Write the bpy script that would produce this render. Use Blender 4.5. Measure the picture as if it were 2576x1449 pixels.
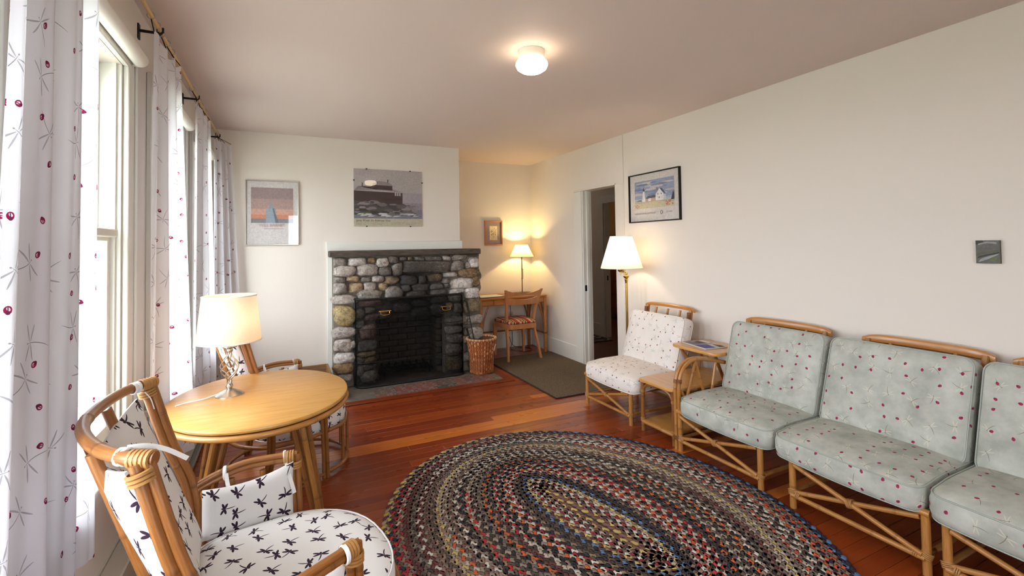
import bpy, bmesh, math, random
from mathutils import Vector, Matrix, noise
PI = math.pi
random.seed(7)
scn = bpy.context.scene
for o in list(bpy.data.objects):
    bpy.data.objects.remove(o)
COL = scn.collection

# ------------------------------------------------------------ camera
F_PX, PX, PY = 1194.228, 1288.0, 584.25          # focal length and principal point of the 2576x1449 frame
CAM = Vector((0.0, 0.0, 1.42))
yaw, pitch, roll = (math.radians(a) for a in (25.94725, 1.51894, -0.84486))
fw = Vector((math.sin(yaw)*math.cos(pitch), math.cos(yaw)*math.cos(pitch), math.sin(pitch)))
rt = Vector((math.cos(yaw), -math.sin(yaw), 0)); up = rt.cross(fw)
rt, up = math.cos(roll)*rt+math.sin(roll)*up, -math.sin(roll)*rt+math.cos(roll)*up
cd = bpy.data.cameras.new('camera'); cam = bpy.data.objects.new('camera', cd); COL.objects.link(cam)
cd.sensor_width = 36; cd.sensor_fit = 'HORIZONTAL'; cd.lens = 36*F_PX/2576
cd.shift_x = 0; cd.shift_y = -(724.5-PY)/2576
cd.clip_start = .02; cd.clip_end = 200
cam.matrix_world = Matrix(((rt.x, up.x, -fw.x, CAM.x), (rt.y, up.y, -fw.y, CAM.y), (rt.z, up.z, -fw.z, CAM.z), (0, 0, 0, 1)))
scn.camera = cam

def ray(u, v): return rt*((u-PX)/F_PX)-up*((v-PY)/F_PX)+fw
def on_y(u, v, y): d = ray(u, v); return CAM+d*((y-CAM.y)/d.y)
def on_x(u, v, x): d = ray(u, v); return CAM+d*((x-CAM.x)/d.x)

# ------------------------------------------------------------ sky, daylight, exposure
SKY = 11.5
EXPOSURE = 0.24
w = bpy.data.worlds.new('overcast_sky'); scn.world = w; w.use_nodes = True
w.node_tree.nodes['Background'].inputs[0].default_value = (.93, .945, 1.02, 1)
w.node_tree.nodes['Background'].inputs[1].default_value = SKY
vs = scn.view_settings
vs.view_transform = 'Standard'; vs.look = 'None'; vs.exposure = EXPOSURE; vs.gamma = 1; vs.use_curve_mapping = False
WINS = [(.66, 1.38), (1.80, 2.50), (2.99, 3.74), (4.20, 4.92)]     # openings of the four windows along the left wall
WZ0, WZ1 = .64, 2.20
for i, (a, b) in enumerate(WINS):                                   # sky portals in the window openings
    ld = bpy.data.lights.new('sky_portal', 'AREA'); ld.shape = 'RECTANGLE'; ld.size = WZ1-WZ0; ld.size_y = b-a
    ld.cycles.is_portal = True
    lo = bpy.data.objects.new('sky_portal', ld); COL.objects.link(lo)
    lo.location = (-.78, (a+b)/2, (WZ0+WZ1)/2); lo.rotation_euler = (0, -PI/2, 0)

FWINS = [(.1, 1.05)]                                                # opening of the window in the wall behind the camera
for a, b in FWINS:
    ld = bpy.data.lights.new('sky_portal', 'AREA'); ld.shape = 'RECTANGLE'; ld.size = b-a; ld.size_y = WZ1-WZ0
    ld.cycles.is_portal = True
    lo = bpy.data.objects.new('sky_portal', ld); COL.objects.link(lo)
    lo.location = ((a+b)/2, -1.46, (WZ0+WZ1)/2); lo.rotation_euler = (PI/2, 0, 0)

# ------------------------------------------------------------ helpers
def lin(c):
    return tuple(((x/255)/12.92 if x/255 <= .04045 else ((x/255+.055)/1.055)**2.4) for x in c)
def tag(o, label=None, cat=None, group=None, kind=None):
    if label: o['label'] = label
    if cat: o['category'] = cat
    if group: o['group'] = group
    if kind: o['kind'] = kind
    return o
def thing(name, label, cat, loc=(0, 0, 0), rz=0, group=None, scale=1):
    o = bpy.data.objects.new(name, None); COL.objects.link(o); o.empty_display_size = .1
    o.location = loc; o.rotation_euler = (0, 0, rz); o.scale = (scale,)*3
    return tag(o, label, cat, group)
def link(name, me, parent=None, label=None):
    o = bpy.data.objects.new(name, me); COL.objects.link(o)
    if parent: o.parent = parent
    if label: o['label'] = label
    return o
def cr(pts, n=6):
    """Catmull-Rom through the points"""
    P = [Vector(p) for p in pts]
    if len(P) == 2: return P
    Q = [2*P[0]-P[1]]+P+[2*P[-1]-P[-2]]; out = []
    for i in range(1, len(Q)-2):
        for k in range(n):
            t = k/n
            out.append(.5*((2*Q[i])+(Q[i+1]-Q[i-1])*t+(2*Q[i-1]-5*Q[i]+4*Q[i+1]-Q[i+2])*t*t+(3*Q[i]-Q[i-1]-3*Q[i+1]+Q[i+2])*t**3))
    out.append(P[-1]); return out

class MB:
    def __init__(s): s.v = []; s.f = []; s.uv = []; s.c = []; s.hasuv = False; s.hasc = False; s.groups = []
    def add(s, vs, fs, uvs=None, cols=None):
        b = len(s.v); s.v += [tuple(p) for p in vs]
        for i, f in enumerate(fs):
            s.f.append(tuple(b+k for k in f)); s.uv.append(uvs[i] if uvs else None)
        if uvs: s.hasuv = True
        if cols is None: s.c += [(1, 1, 1)]*len(vs)
        else: s.c += list(cols); s.hasc = True
        return s
    def box(s, x0, x1, y0, y1, z0, z1, b=0, M=None, col=None):
        if x1 < x0: x0, x1 = x1, x0
        if y1 < y0: y0, y1 = y1, y0
        if z1 < z0: z0, z1 = z1, z0
        if b <= 0:
            vs = [Vector((x, y, z)) for x in (x0, x1) for y in (y0, y1) for z in (z0, z1)]
            fs = [(0, 1, 3, 2), (4, 6, 7, 5), (0, 4, 5, 1), (2, 3, 7, 6), (0, 2, 6, 4), (1, 5, 7, 3)]
        else:
            b = min(b, (x1-x0)*.45, (y1-y0)*.45, (z1-z0)*.45)
            vs = []; ix = {}
            for sx in (0, 1):
                for sy in (0, 1):
                    for sz in (0, 1):
                        X, Y, Z = (x0, x1)[sx], (y0, y1)[sy], (z0, z1)[sz]
                        dx, dy, dz = (b, -b)[sx], (b, -b)[sy], (b, -b)[sz]
                        for a, p in enumerate(((X, Y+dy, Z+dz), (X+dx, Y, Z+dz), (X+dx, Y+dy, Z))):
                            ix[(sx, sy, sz, a)] = len(vs); vs.append(Vector(p))
            fs = []
            for k in (0, 1):
                fs.append([ix[(k, *q, 0)] for q in ((0, 0), (1, 0), (1, 1), (0, 1))])
                fs.append([ix[(q[0], k, q[1], 1)] for q in ((0, 0), (1, 0), (1, 1), (0, 1))])
                fs.append([ix[(*q, k, 2)] for q in ((0, 0), (1, 0), (1, 1), (0, 1))])
            for p in (0, 1):
                for q in (0, 1):
                    fs.append([ix[(0, p, q, 1)], ix[(1, p, q, 1)], ix[(1, p, q, 2)], ix[(0, p, q, 2)]])
                    fs.append([ix[(p, 0, q, 0)], ix[(p, 1, q, 0)], ix[(p, 1, q, 2)], ix[(p, 0, q, 2)]])
                    fs.append([ix[(p, q, 0, 0)], ix[(p, q, 1, 0)], ix[(p, q, 1, 1)], ix[(p, q, 0, 1)]])
                    for r in (0, 1): fs.append([ix[(p, q, r, a)] for a in range(3)])
        if M: vs = [M @ p for p in vs]
        return s.add(vs, fs, cols=[col]*len(vs) if col else None)
    def tube(s, pts, r, seg=8, node=0, closed=False, cap=True, r1=None, col=None, phase=None):
        """round pole along a path; node = spacing of darker rattan knuckles (0 = none)"""
        P = [Vector(p) for p in pts]
        if closed: P.append(P[0].copy())
        L = [0]
        for i in range(1, len(P)): L.append(L[-1]+(P[i]-P[i-1]).length)
        T = L[-1]; rad = [r]*len(P)
        marks = [(l, 1, 1) for l in L]
        if node:
            q = (random.random() if phase is None else phase)*node*.8+.04
            while q < T-.03:
                marks += [(q-.010, 1, .93), (q-.003, 1.07, .72), (q+.003, 1.07, .62), (q+.008, 1, .95)]
                q += node*(.85+.3*random.random())
            marks.sort()
        vs = []; cs = []; uv = []; prev = None; j = 0
        base = col or (1, 1, 1)
        m2 = []
        for l, k, c in marks:
            if m2 and l-m2[-1][0] < 1e-5: continue
            m2.append((l, k, c))
        for l, k, c in m2:
            while j < len(P)-2 and L[j+1] < l-1e-9: j += 1
            d = P[j+1]-P[j]; t = (l-L[j])/max(d.length, 1e-9)
            p = P[j]+d*t
            a = (P[j+1]-P[j]).normalized()
            if t > .999 and j+2 < len(P): a = (a+(P[j+2]-P[j+1]).normalized()).normalized()
            elif t > .999 and closed: a = (a+(P[1]-P[0]).normalized()).normalized()
            elif t < .001 and j > 0: a = (a+(P[j]-P[j-1]).normalized()).normalized()
            elif t < .001 and closed: a = (a+(P[-1]-P[-2]).normalized()).normalized()
            if prev is None:
                e = Vector((0, 0, 1)) if abs(a.z) < .9 else Vector((1, 0, 0))
                n = a.cross(e).normalized()
            else:
                n = (prev-a*prev.dot(a)).normalized()
            prev = n; b = a.cross(n)
            rr = (r if r1 is None else r+(r1-r)*l/max(T, 1e-9))*k
            for i in range(seg):
                an = 2*PI*i/seg
                vs.append(p+(n*math.cos(an)+b*math.sin(an))*rr); cs.append(tuple(x*c for x in base))
        m = len(vs)//seg; fs = []; us = []
        for i in range(m-1):
            for k in range(seg):
                k2 = (k+1) % seg
                fs.append((i*seg+k, i*seg+k2, (i+1)*seg+k2, (i+1)*seg+k))
                us.append(((k/seg, m2[i][0]), ((k+1)/seg, m2[i][0]), ((k+1)/seg, m2[i+1][0]), (k/seg, m2[i+1][0])))
        if cap and not closed:
            fs.append(tuple(range(seg))[::-1]); us.append(tuple((.5, 0) for _ in range(seg)))
            fs.append(tuple((m-1)*seg+k for k in range(seg))); us.append(tuple((.5, T) for _ in range(seg)))
        return s.add(vs, fs, us, cs)
    def lathe(s, prof, seg=24, c=(0, 0, 0), M=None, col=None):
        vs = []; fs = []
        for r, z in prof:
            for k in range(seg):
                a = 2*PI*k/seg; vs.append(Vector((c[0]+r*math.cos(a), c[1]+r*math.sin(a), c[2]+z)))
        for i in range(len(prof)-1):
            for k in range(seg):
                k2 = (k+1) % seg; fs.append((i*seg+k, i*seg+k2, (i+1)*seg+k2, (i+1)*seg+k))
        if prof[0][0] > 1e-6: fs.append(tuple(range(seg))[::-1])
        if prof[-1][0] > 1e-6: fs.append(tuple((len(prof)-1)*seg+k for k in range(seg)))
        if M: vs = [M @ p for p in vs]
        return s.add(vs, fs, cols=[col]*len(vs) if col else None)
    def coil(s, c, axis, r, n=3, w=.007, t=.0035, seg=12):
        """n rings of binding cane side by side around a pole"""
        c = Vector(c); a = Vector(axis).normalized(); g0 = (len(s.v), len(s.f))
        e = Vector((0, 0, 1)) if abs(a.z) < .9 else Vector((1, 0, 0))
        u = a.cross(e).normalized(); v = a.cross(u)
        for i in range(n):
            o = c+a*((i-(n-1)/2)*w)
            vs = []; fs = []
            for k in range(seg):
                an = 2*PI*k/seg; d = u*math.cos(an)+v*math.sin(an)
                for (dr, da) in ((-.001, -w*.48), (t, -w*.3), (t, w*.3), (-.001, w*.48)):
                    vs.append(o+d*(r+dr)+a*da)
            for k in range(seg):
                k2 = (k+1) % seg
                for q in range(3): fs.append((k*4+q, k2*4+q, k2*4+q+1, k*4+q+1))
            s.add(vs, fs)
        s.groups.append((*g0, len(s.v), len(s.f)))
        return s
    def build(s, name, mat, parent=None, sharp=38, recalc=True, label=None, flat=False):
        if len(s.groups) > 1:                          # lashings at different joints are parts of their own
            for v0, f0, v1, f1 in s.groups: o = MB().add(s.v[v0:v1], [tuple(k-v0 for k in f) for f in s.f[f0:f1]]).build(name, mat, parent, sharp, recalc, label, flat)
            return o
        me = bpy.data.meshes.new(name); me.from_pydata(s.v, [], s.f)
        if s.hasuv:
            l = me.uv_layers.new(name='UVMap')
            for p, u in zip(me.polygons, s.uv):
                if u:
                    for k, li in enumerate(p.loop_indices): l.data[li].uv = u[k]
        if s.hasc:
            a = me.color_attributes.new('Col', 'FLOAT_COLOR', 'POINT')
            buf = []
            for c in s.c: buf += [c[0], c[1], c[2], 1]
            a.data.foreach_set('color', buf)
        if recalc:
            bm = bmesh.new(); bm.from_mesh(me); bmesh.ops.recalc_face_normals(bm, faces=bm.faces); bm.to_mesh(me); bm.free()
        if not flat:
            me.shade_smooth(); me.set_sharp_from_angle(angle=math.radians(sharp))
        if mat: me.materials.append(mat)
        return link(name, me, parent, label)
def bx(name, mat, d, parent=None, b=0, label=None): return MB().box(*d, b=b).build(name, mat, parent, label=label)
def struct(name, mat, d, b=0):
    return tag(bx(name, mat, d, None, b), kind='structure')

# ------------------------------------------------------------ materials
class NT:
    def __init__(s, name):
        s.m = bpy.data.materials.new(name); s.m.use_nodes = True; s.t = s.m.node_tree; s.n = s.t.nodes; s.l = s.t.links
        s.b = s.n['Principled BSDF']; s.out = s.n['Material Output']
    def node(s, t, **k):
        n = s.n.new(t)
        for a, v in k.items(): setattr(n, a, v)
        return n
    def put(s, sock, v):
        if isinstance(v, bpy.types.NodeSocket): s.l.new(v, sock)
        else:
            if hasattr(sock.default_value, '__len__') and len(sock.default_value) == 4 and len(v) == 3: v = (*v, 1)
            sock.default_value = v
    def m_(s, op, a, b=None, c=None):
        n = s.node('ShaderNodeMath', operation=op); s.put(n.inputs[0], a)
        if b is not None: s.put(n.inputs[1], b)
        if c is not None: s.put(n.inputs[2], c)
        return n.outputs[0]
    def mix(s, f, a, b, mode='MIX'):
        n = s.node('ShaderNodeMix', data_type='RGBA', blend_type=mode); s.put(n.inputs[0], f); s.put(n.inputs[6], a); s.put(n.inputs[7], b)
        return n.outputs[2]
    def coord(s, k='Object'): return s.node('ShaderNodeTexCoord').outputs[k]
    def map(s, v, scale=(1, 1, 1), loc=(0, 0, 0), rot=(0, 0, 0)):
        n = s.node('ShaderNodeMapping'); s.put(n.inputs[0], v); n.inputs[1].default_value = loc; n.inputs[2].default_value = rot; n.inputs[3].default_value = scale
        return n.outputs[0]
    def noise(s, v, scale=5, detail=3, rough=.5, dist=0):
        n = s.node('ShaderNodeTexNoise'); s.put(n.inputs['Vector'], v); n.inputs['Scale'].default_value = scale; n.inputs['Detail'].default_value = detail
        n.inputs['Roughness'].default_value = rough; n.inputs['Distortion'].default_value = dist
        return n.outputs['Fac']
    def ramp(s, f, stops):
        n = s.node('ShaderNodeValToRGB'); s.put(n.inputs[0], f); e = n.color_ramp.elements
        while len(e) < len(stops): e.new(.5)
        for q, (p, c) in zip(e, stops): q.position = p; q.color = (*c, 1) if len(c) == 3 else c
        return n.outputs[0]
    def bump(s, h, st=.2, d=.002):
        n = s.node('ShaderNodeBump'); s.put(n.inputs['Height'], h); n.inputs['Strength'].default_value = st; n.inputs['Distance'].default_value = d
        s.l.new(n.outputs[0], s.b.inputs['Normal'])
    def vcol(s, name='Col'): return s.node('ShaderNodeVertexColor', layer_name=name).outputs[0]
    def set(s, col=None, rough=None, metal=None, coat=None, spec=None, trans=None):
        if col is not None: s.put(s.b.inputs['Base Color'], col)
        if rough is not None: s.put(s.b.inputs['Roughness'], rough)
        if metal is not None: s.b.inputs['Metallic'].default_value = metal
        if coat is not None: s.b.inputs['Coat Weight'].default_value = coat; s.b.inputs['Coat Roughness'].default_value = .15
        if spec is not None: s.b.inputs['Specular IOR Level'].default_value = spec
        return s.m
def plain(name, c, rough=.6, metal=0, var=.06, sc=12, spec=.5):
    t = NT(name); c = lin(c); f = t.noise(t.coord(), sc, 4)
    t.set(t.mix(f, tuple(x*(1-var) for x in c), tuple(min(1, x*(1+var)) for x in c)), rough, metal, spec=spec)
    return t.m
def wood(name, c1, c2, scale=(2, 30, 30), rough=.35, coat=.3, use='Object'):
    t = NT(name); v = t.map(t.coord(use), scale)
    f = t.noise(v, 1.5, 4, .6, .6)
    t.set(t.ramp(f, [(.3, lin(c1)), (.7, lin(c2))]), rough, coat=coat); t.bump(f, .08, .001)
    return t.m
def rattan(name, c1, c2):
    t = NT(name); uv = t.map(t.coord('UV'), (12, 7, 1)); f = t.ramp(t.noise(uv, 1.4, 5, .7), [(.3, (0, 0, 0)), (.7, (1, 1, 1))])
    g = t.noise(t.coord(), 6, 2)
    c = t.mix(t.m_('ADD', t.m_('MULTIPLY', f, .65), t.m_('MULTIPLY', g, .35)), lin(c1), lin(c2))
    t.set(t.mix(1.0, c, t.vcol(), 'MULTIPLY'), .36, coat=.15); t.bump(f, .15, .001)
    return t.m
M = {}
def wallmat(name, c):
    t = NT(name); f = t.noise(t.coord(), 1.3, 3); g = t.noise(t.coord(), 120, 2)
    c = lin(c); t.set(t.mix(f, tuple(x*.97 for x in c), c), .65); t.bump(g, .05, .001); return t.m
M['wall'] = wallmat('cream_wall_paint', (232, 223, 214))
M['ceil'] = wallmat('ceiling_paint', (220, 203, 197))
M['trim'] = plain('white_gloss_trim', (228, 226, 219), .35, var=.03)
M['rattan'] = rattan('honey_rattan', (142, 84, 34), (206, 148, 78))
M['rattan2'] = rattan('dark_honey_rattan', (108, 60, 26), (178, 116, 56))
M['cane'] = plain('binding_cane', (176, 126, 70), .5, var=.25, sc=60)
M['cane_dark'] = plain('brown_binding_cane', (132, 78, 38), .5, var=.25, sc=60)
M['tabletop'] = wood('honey_maple_top', (196, 142, 72), (212, 162, 92), (3, 26, 26), .42, .05)
M['oak'] = wood('golden_wood_top', (196, 136, 66), (214, 160, 90), (26, 3, 26), .3, .4)
M['desk'] = wood('warm_desk_wood', (172, 104, 48), (196, 130, 66), (3, 26, 26), .35, .3)
M['chairwood'] = wood('champagne_chair_wood', (176, 112, 66), (196, 132, 84), (20, 20, 3), .35, .3)
M['brass'] = plain('polished_brass', (206, 168, 96), .22, 1, .05)
M['nickel'] = plain('satin_nickel', (196, 188, 178), .28, 1, .05)
M['iron'] = plain('black_iron', (26, 25, 25), .55, .3, .1)
M['black'] = plain('black_plastic', (22, 22, 22), .4)
M['white'] = plain('white_cloth_tape', (232, 230, 228), .85, var=.03)
M['soot'] = plain('sooty_ash', (38, 36, 34), .95, var=.4, sc=18)

def shade_mat(name, c, tr):
    t = NT(name); d = t.node('ShaderNodeBsdfDiffuse'); k = t.node('ShaderNodeBsdfTranslucent')
    wv = t.noise(t.map(t.coord(), (90, 90, 260)), 1, 2); c = lin(c)
    cc = t.mix(wv, tuple(x*.86 for x in c), c)
    t.put(d.inputs[0], cc); t.put(k.inputs[0], cc)
    m = t.node('ShaderNodeMixShader'); m.inputs[0].default_value = tr
    t.l.new(d.outputs[0], m.inputs[1]); t.l.new(k.outputs[0], m.inputs[2]); t.l.new(m.outputs[0], t.out.inputs[0]); return t.m
M['shade_linen'] = shade_mat('linen_shade', (232, 214, 196), .36)
M['shade_white'] = shade_mat('white_pleated_shade', (248, 240, 226), .6)
M['shade_cream'] = shade_mat('cream_paper_shade', (246, 226, 160), .6)
def emit(name, c, st):
    t = NT(name); e = t.node('ShaderNodeEmission'); t.put(e.inputs[0], lin(c)); e.inputs[1].default_value = st
    t.l.new(e.outputs[0], t.out.inputs[0]); return t.m
M['globe'] = emit('lit_opal_glass', (255, 232, 196), 9.0)
M['hall_fill'] = emit('hall_fill_glow', (255, 240, 222), 11.0)  # glow of the lamp added in the hall
M['bedroom_fill'] = emit('bedroom_fill_glow', (255, 228, 190), 26.0)  # glow of the lamp added in the far room
M['bulb'] = emit('lit_bulb', (255, 222, 170), 12.0)
def glass(name, tint=(1, 1, 1), rough=.02, grz=.6):
    t = NT(name); a = t.node('ShaderNodeBsdfTransparent'); g = t.node('ShaderNodeBsdfGlossy'); t.put(a.inputs[0], tint); g.inputs['Roughness'].default_value = rough
    lw = t.node('ShaderNodeLayerWeight'); lw.inputs[0].default_value = .5
    fr = t.m_('ADD', .03, t.m_('MULTIPLY', t.m_('POWER', lw.outputs['Facing'], 4.0), grz))
    m = t.node('ShaderNodeMixShader'); t.l.new(fr, m.inputs[0]); t.l.new(a.outputs[0], m.inputs[1]); t.l.new(g.outputs[0], m.inputs[2])
    t.l.new(m.outputs[0], t.out.inputs[0]); return t.m
M['pane'] = glass('window_glass', (.97, 1, .99), grz=.15)
M['picglass'] = glass('picture_glass')
def meshscreen():
    t = NT('fire_screen_mesh'); a = t.node('ShaderNodeBsdfTransparent'); d = t.node('ShaderNodeBsdfDiffuse'); t.put(d.inputs[0], (.008, .008, .008))
    m = t.node('ShaderNodeMixShader'); m.inputs[0].default_value = .57
    t.l.new(a.outputs[0], m.inputs[1]); t.l.new(d.outputs[0], m.inputs[2]); t.l.new(m.outputs[0], t.out.inputs[0]); return t.m
M['mesh'] = meshscreen()
def vc(name, rough=.8, coat=0):
    t = NT(name); f = t.ramp(t.noise(t.coord(), 70, 4, .65), [(.3, (.80, .80, .82)), (.7, (1.1, 1.1, 1.08))]); t.set(t.mix(1.0, t.vcol(), f, 'MULTIPLY'), rough, coat=coat); return t.m
M['print'] = vc('printed_paper', .7)
M['braid'] = (lambda t: (t.set(t.mix(t.m_('MULTIPLY', t.noise(t.coord(), 220, 2), .25), t.vcol(), (.02, .018, .016)), .95), t.m)[1])(NT('braided_wool'))

def ell(t, x, y, cx, cy, ang, a, b):
    ca, sa = math.cos(ang), math.sin(ang)
    dx = t.m_('SUBTRACT', x, cx); dy = t.m_('SUBTRACT', y, cy)
    xr = t.m_('ADD', t.m_('MULTIPLY', dx, ca/a), t.m_('MULTIPLY', dy, sa/a))
    yr = t.m_('SUBTRACT', t.m_('MULTIPLY', dy, ca/b), t.m_('MULTIPLY', dx, sa/b))
    return t.m_('LESS_THAN', t.m_('ADD', t.m_('MULTIPLY', xr, xr), t.m_('MULTIPLY', yr, yr)), 1.0)
def cells(t, uv, cell, off, rnd=.55):
    v = t.node('ShaderNodeTexVoronoi', voronoi_dimensions='2D', feature='F1'); t.put(v.inputs['Vector'], t.map(uv, (1/cell, 1/cell, 1), off))
    v.inputs['Scale'].default_value = 1; v.inputs['Randomness'].default_value = rnd
    d = t.node('ShaderNodeVectorMath', operation='SUBTRACT'); t.l.new(t.map(uv, (1/cell, 1/cell, 1), off), d.inputs[0]); t.l.new(v.outputs['Position'], d.inputs[1])
    sp = t.node('ShaderNodeSeparateXYZ'); t.l.new(d.outputs[0], sp.inputs[0])
    sc = t.node('ShaderNodeSeparateColor'); t.l.new(v.outputs['Color'], sc.inputs[0])
    an = t.m_('MULTIPLY', sc.outputs[0], 2*PI); c = t.m_('COSINE', an); s_ = t.m_('SINE', an)
    x = t.m_('ADD', t.m_('MULTIPLY', sp.outputs[0], c), t.m_('MULTIPLY', sp.outputs[1], s_))
    y = t.m_('SUBTRACT', t.m_('MULTIPLY', sp.outputs[1], c), t.m_('MULTIPLY', sp.outputs[0], s_))
    return x, y, sc.outputs[1], sc.outputs[2]
def dragon(t, x, y, sz=1, fat=1):
    """masks of body and wings of a printed dragonfly"""
    x = t.m_('DIVIDE', x, sz); y = t.m_('DIVIDE', y, sz)
    yb = t.m_('SUBTRACT', y, t.m_('MULTIPLY', t.m_('MULTIPLY', x, x), .55))
    body = t.m_('MAXIMUM', ell(t, x, yb, -.14, 0, 0, .30, .026*fat), ell(t, x, yb, .17, 0, 0, .055*fat, .045*fat))
    ay = t.m_('ABSOLUTE', y)
    wing = t.m_('MAXIMUM', ell(t, x, ay, .16, .20, math.radians(70), .19, .050*fat), ell(t, x, ay, .02, .19, math.radians(105), .18, .050*fat))
    return body, wing
def fabric(name, base, mottled, layers, sheen=.0, transl=0, rough=.85):
    t = NT(name); uv = t.coord('UV')
    if mottled:
        f = t.noise(uv, 9, 5, .6); c = t.ramp(f, [(.32, lin(base[0])), (.68, lin(base[1]))])
    else: c = lin(base[0])
    for L in layers:
        x, y, g, b2 = cells(t, uv, L['cell'], L.get('off', (0, 0, 0)), L.get('rnd', .55))
        on = t.m_('LESS_THAN', g, L.get('p', 1))
        if L['kind'] == 'bug':
            r = L['size']; ring = L.get('ring', 0)
            e = t.m_('MULTIPLY', ell(t, x, y, 0, 0, 0, r*1.15, r), on); k = t.m_('MULTIPLY', ell(t, x, y, r*.85, 0, 0, r*.5, r*.55), on)
            k2 = t.m_('MULTIPLY', t.m_('LESS_THAN', t.m_('ABSOLUTE', y), r*.13), e)
            if ring: e = t.m_('SUBTRACT', e, t.m_('MULTIPLY', t.m_('MULTIPLY', ell(t, x, y, -r*.25, r*.1, .5, r*.62, r*.40), e), ring))
            c = t.mix(e, c, lin(L['c'])); c = t.mix(t.m_('MAXIMUM', k, k2), c, lin(L['c2']))
        else:
            bo, wi = dragon(t, x, y, L['size'], L.get('fat', 1))
            c = t.mix(t.m_('MULTIPLY', t.m_('MULTIPLY', wi, on), L.get('wa', 1)), c, lin(L['c2'])); c = t.mix(t.m_('MULTIPLY', bo, on), c, lin(L['c']))
    wv = t.noise(t.map(uv, (900, 900, 1)), 1, 1)
    t.set(c, rough, spec=.2); t.bump(t.m_('ADD', t.m_('MULTIPLY', wv, .4), t.noise(uv, 22, 3)), .18, .004)
    if transl:
        k = t.node('ShaderNodeBsdfTranslucent'); t.put(k.inputs[0], c)
        m = t.node('ShaderNodeMixShader'); m.inputs[0].default_value = transl
        t.l.new(t.b.outputs[0], m.inputs[1]); t.l.new(k.outputs[0], m.inputs[2]); t.l.new(m.outputs[0], t.out.inputs[0])
    return t.m
INK = (52, 34, 52); GREY = (152, 148, 156); CRIM = (150, 30, 74)
M['f_arm'] = fabric('white_cotton_black_dragonflies', [(232, 228, 226)], 0, [dict(kind='d', cell=.076, size=.86, fat=1.2, c=INK, c2=INK)])
M['f_curt'] = fabric('white_curtain_cotton', [(238, 236, 242)], 0, [
    dict(kind='d', cell=.150, size=.78, fat=.34, c=GREY, c2=(180, 176, 186), p=.85),
    dict(kind='bug', cell=.112, size=.068, ring=.8, c=CRIM, c2=(110, 40, 76), p=.75, off=(3.3, 1.7, 0))], transl=.6)
M['f_chair'] = fabric('cream_cotton_small_print', [(228, 219, 213), (236, 229, 224)], 1, [
    dict(kind='d', cell=.088, size=.80, fat=.32, c=(120, 112, 112), c2=(166, 158, 156), p=.75),
    dict(kind='bug', cell=.070, size=.078, ring=.6, c=CRIM, c2=(60, 30, 50), p=.62, off=(3.3, 1.7, 0))])
M['f_sofa'] = fabric('sage_cotton_print', [(162, 165, 156), (197, 198, 190)], 1, [
    dict(kind='d', cell=.094, size=.76, fat=.5, c=(120, 106, 82), c2=(218, 212, 192), p=.75, wa=.65),
    dict(kind='bug', cell=.074, size=.088, c=(160, 52, 88), c2=(132, 38, 70), p=.55, off=(3.3, 1.7, 0))])
M['pipe_sofa'] = plain('sage_piping', (168, 174, 166), .85)
M['pipe_chair'] = plain('cream_piping', (236, 228, 220), .85)
M['pipe_arm'] = plain('white_piping', (230, 226, 224), .85)
# ============================================================ the setting
XL, XR, YF, YB, YA, XC, ZC = -.60, 3.216, -1.3, 5.235, 6.0, 1.87, 2.557
HX0, HX1, HY0, HY1 = .885, 1.64, 4.62, 5.13          # fireplace opening in x, hearth in y
HL, HR = .38, 2.12                                    # hearth in x
# --- floor: sub-floor and one board after another
t = NT('fir_floor_boards'); oi = t.node('ShaderNodeObjectInfo')
v = t.map(t.coord('Object'), (1.2, 34, 8)); n1 = t.node('ShaderNodeVectorMath', operation='ADD'); t.l.new(v, n1.inputs[0]); t.l.new(oi.outputs['Location'], n1.inputs[1])
f = t.noise(n1.outputs[0], 1.6, 5, .62, .4); g = t.noise(t.coord('Object'), 3, 3)
c = t.mix(t.ramp(f, [(.3, (.62, .62, .62)), (.72, (1.25, 1.25, 1.25))]), (0, 0, 0), oi.outputs['Color'], 'MULTIPLY')
mm = t.node('ShaderNodeMix', data_type='RGBA', blend_type='MULTIPLY'); mm.inputs[0].default_value = 1
t.l.new(oi.outputs['Color'], mm.inputs[6]); t.l.new(t.ramp(f, [(.28, (.80, .77, .74)), (.72, (1.14, 1.14, 1.14))]), mm.inputs[7])
t.set(mm.outputs[2], t.ramp(g, [(.3, (.24,)*3), (.7, (.38,)*3)]), coat=.25); t.bump(f, .06, .001)
M['fir'] = t.m
floor = struct('floor', M['soot'], (XL, XR+.0, YF, YA, -.08, -.02))
rf = random.Random(21)
def plank(x0, x1, y0, y1, z1=0, parent=None, tone=None):
    o = bx('plank', M['fir'], (-(x1-x0)/2, (x1-x0)/2, -(y1-y0)/2+.0006, (y1-y0)/2-.0006, -.022, 0), parent or floor, b=.0016)
    o.location = ((x0+x1)/2, (y0+y1)/2, z1)
    k = tone if tone is not None else rf.random()
    a, b, h = lin((124, 48, 20)), lin((156, 70, 28)), lin((194, 108, 44))
    q = rf.random()
    o.color = (*([a[i]+(b[i]-a[i])*q for i in range(3)] if k < .84 else h), 1)
    return o
wd = .0826; y = YF; row = 0
while y < YA-.01:
    y1 = min(y+wd, YA)
    spans = [(XL, XR)]
    if y1 > HY0-.095 and y < YB: spans = [(XL, HL-.09), (HR+.09, XR)]
    if y >= YB-.001: spans = [(XC, XR)]
    elif y1 > YB: y1 = YB
    for a, b in spans:
        if b-a < .05: continue
        cut = [a]
        if b-a > 2: cut += [a+(b-a)*rf.uniform(.2, .8)]
        cut.append(b)
        tone = .9 if row in (58, 45, 37) else None
        for p, q in zip(cut, cut[1:]): plank(p, q-.0008, y, y1, tone=tone if tone else (.95 if rf.random() < .05 else .2))
    y = y1; row += 1
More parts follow.
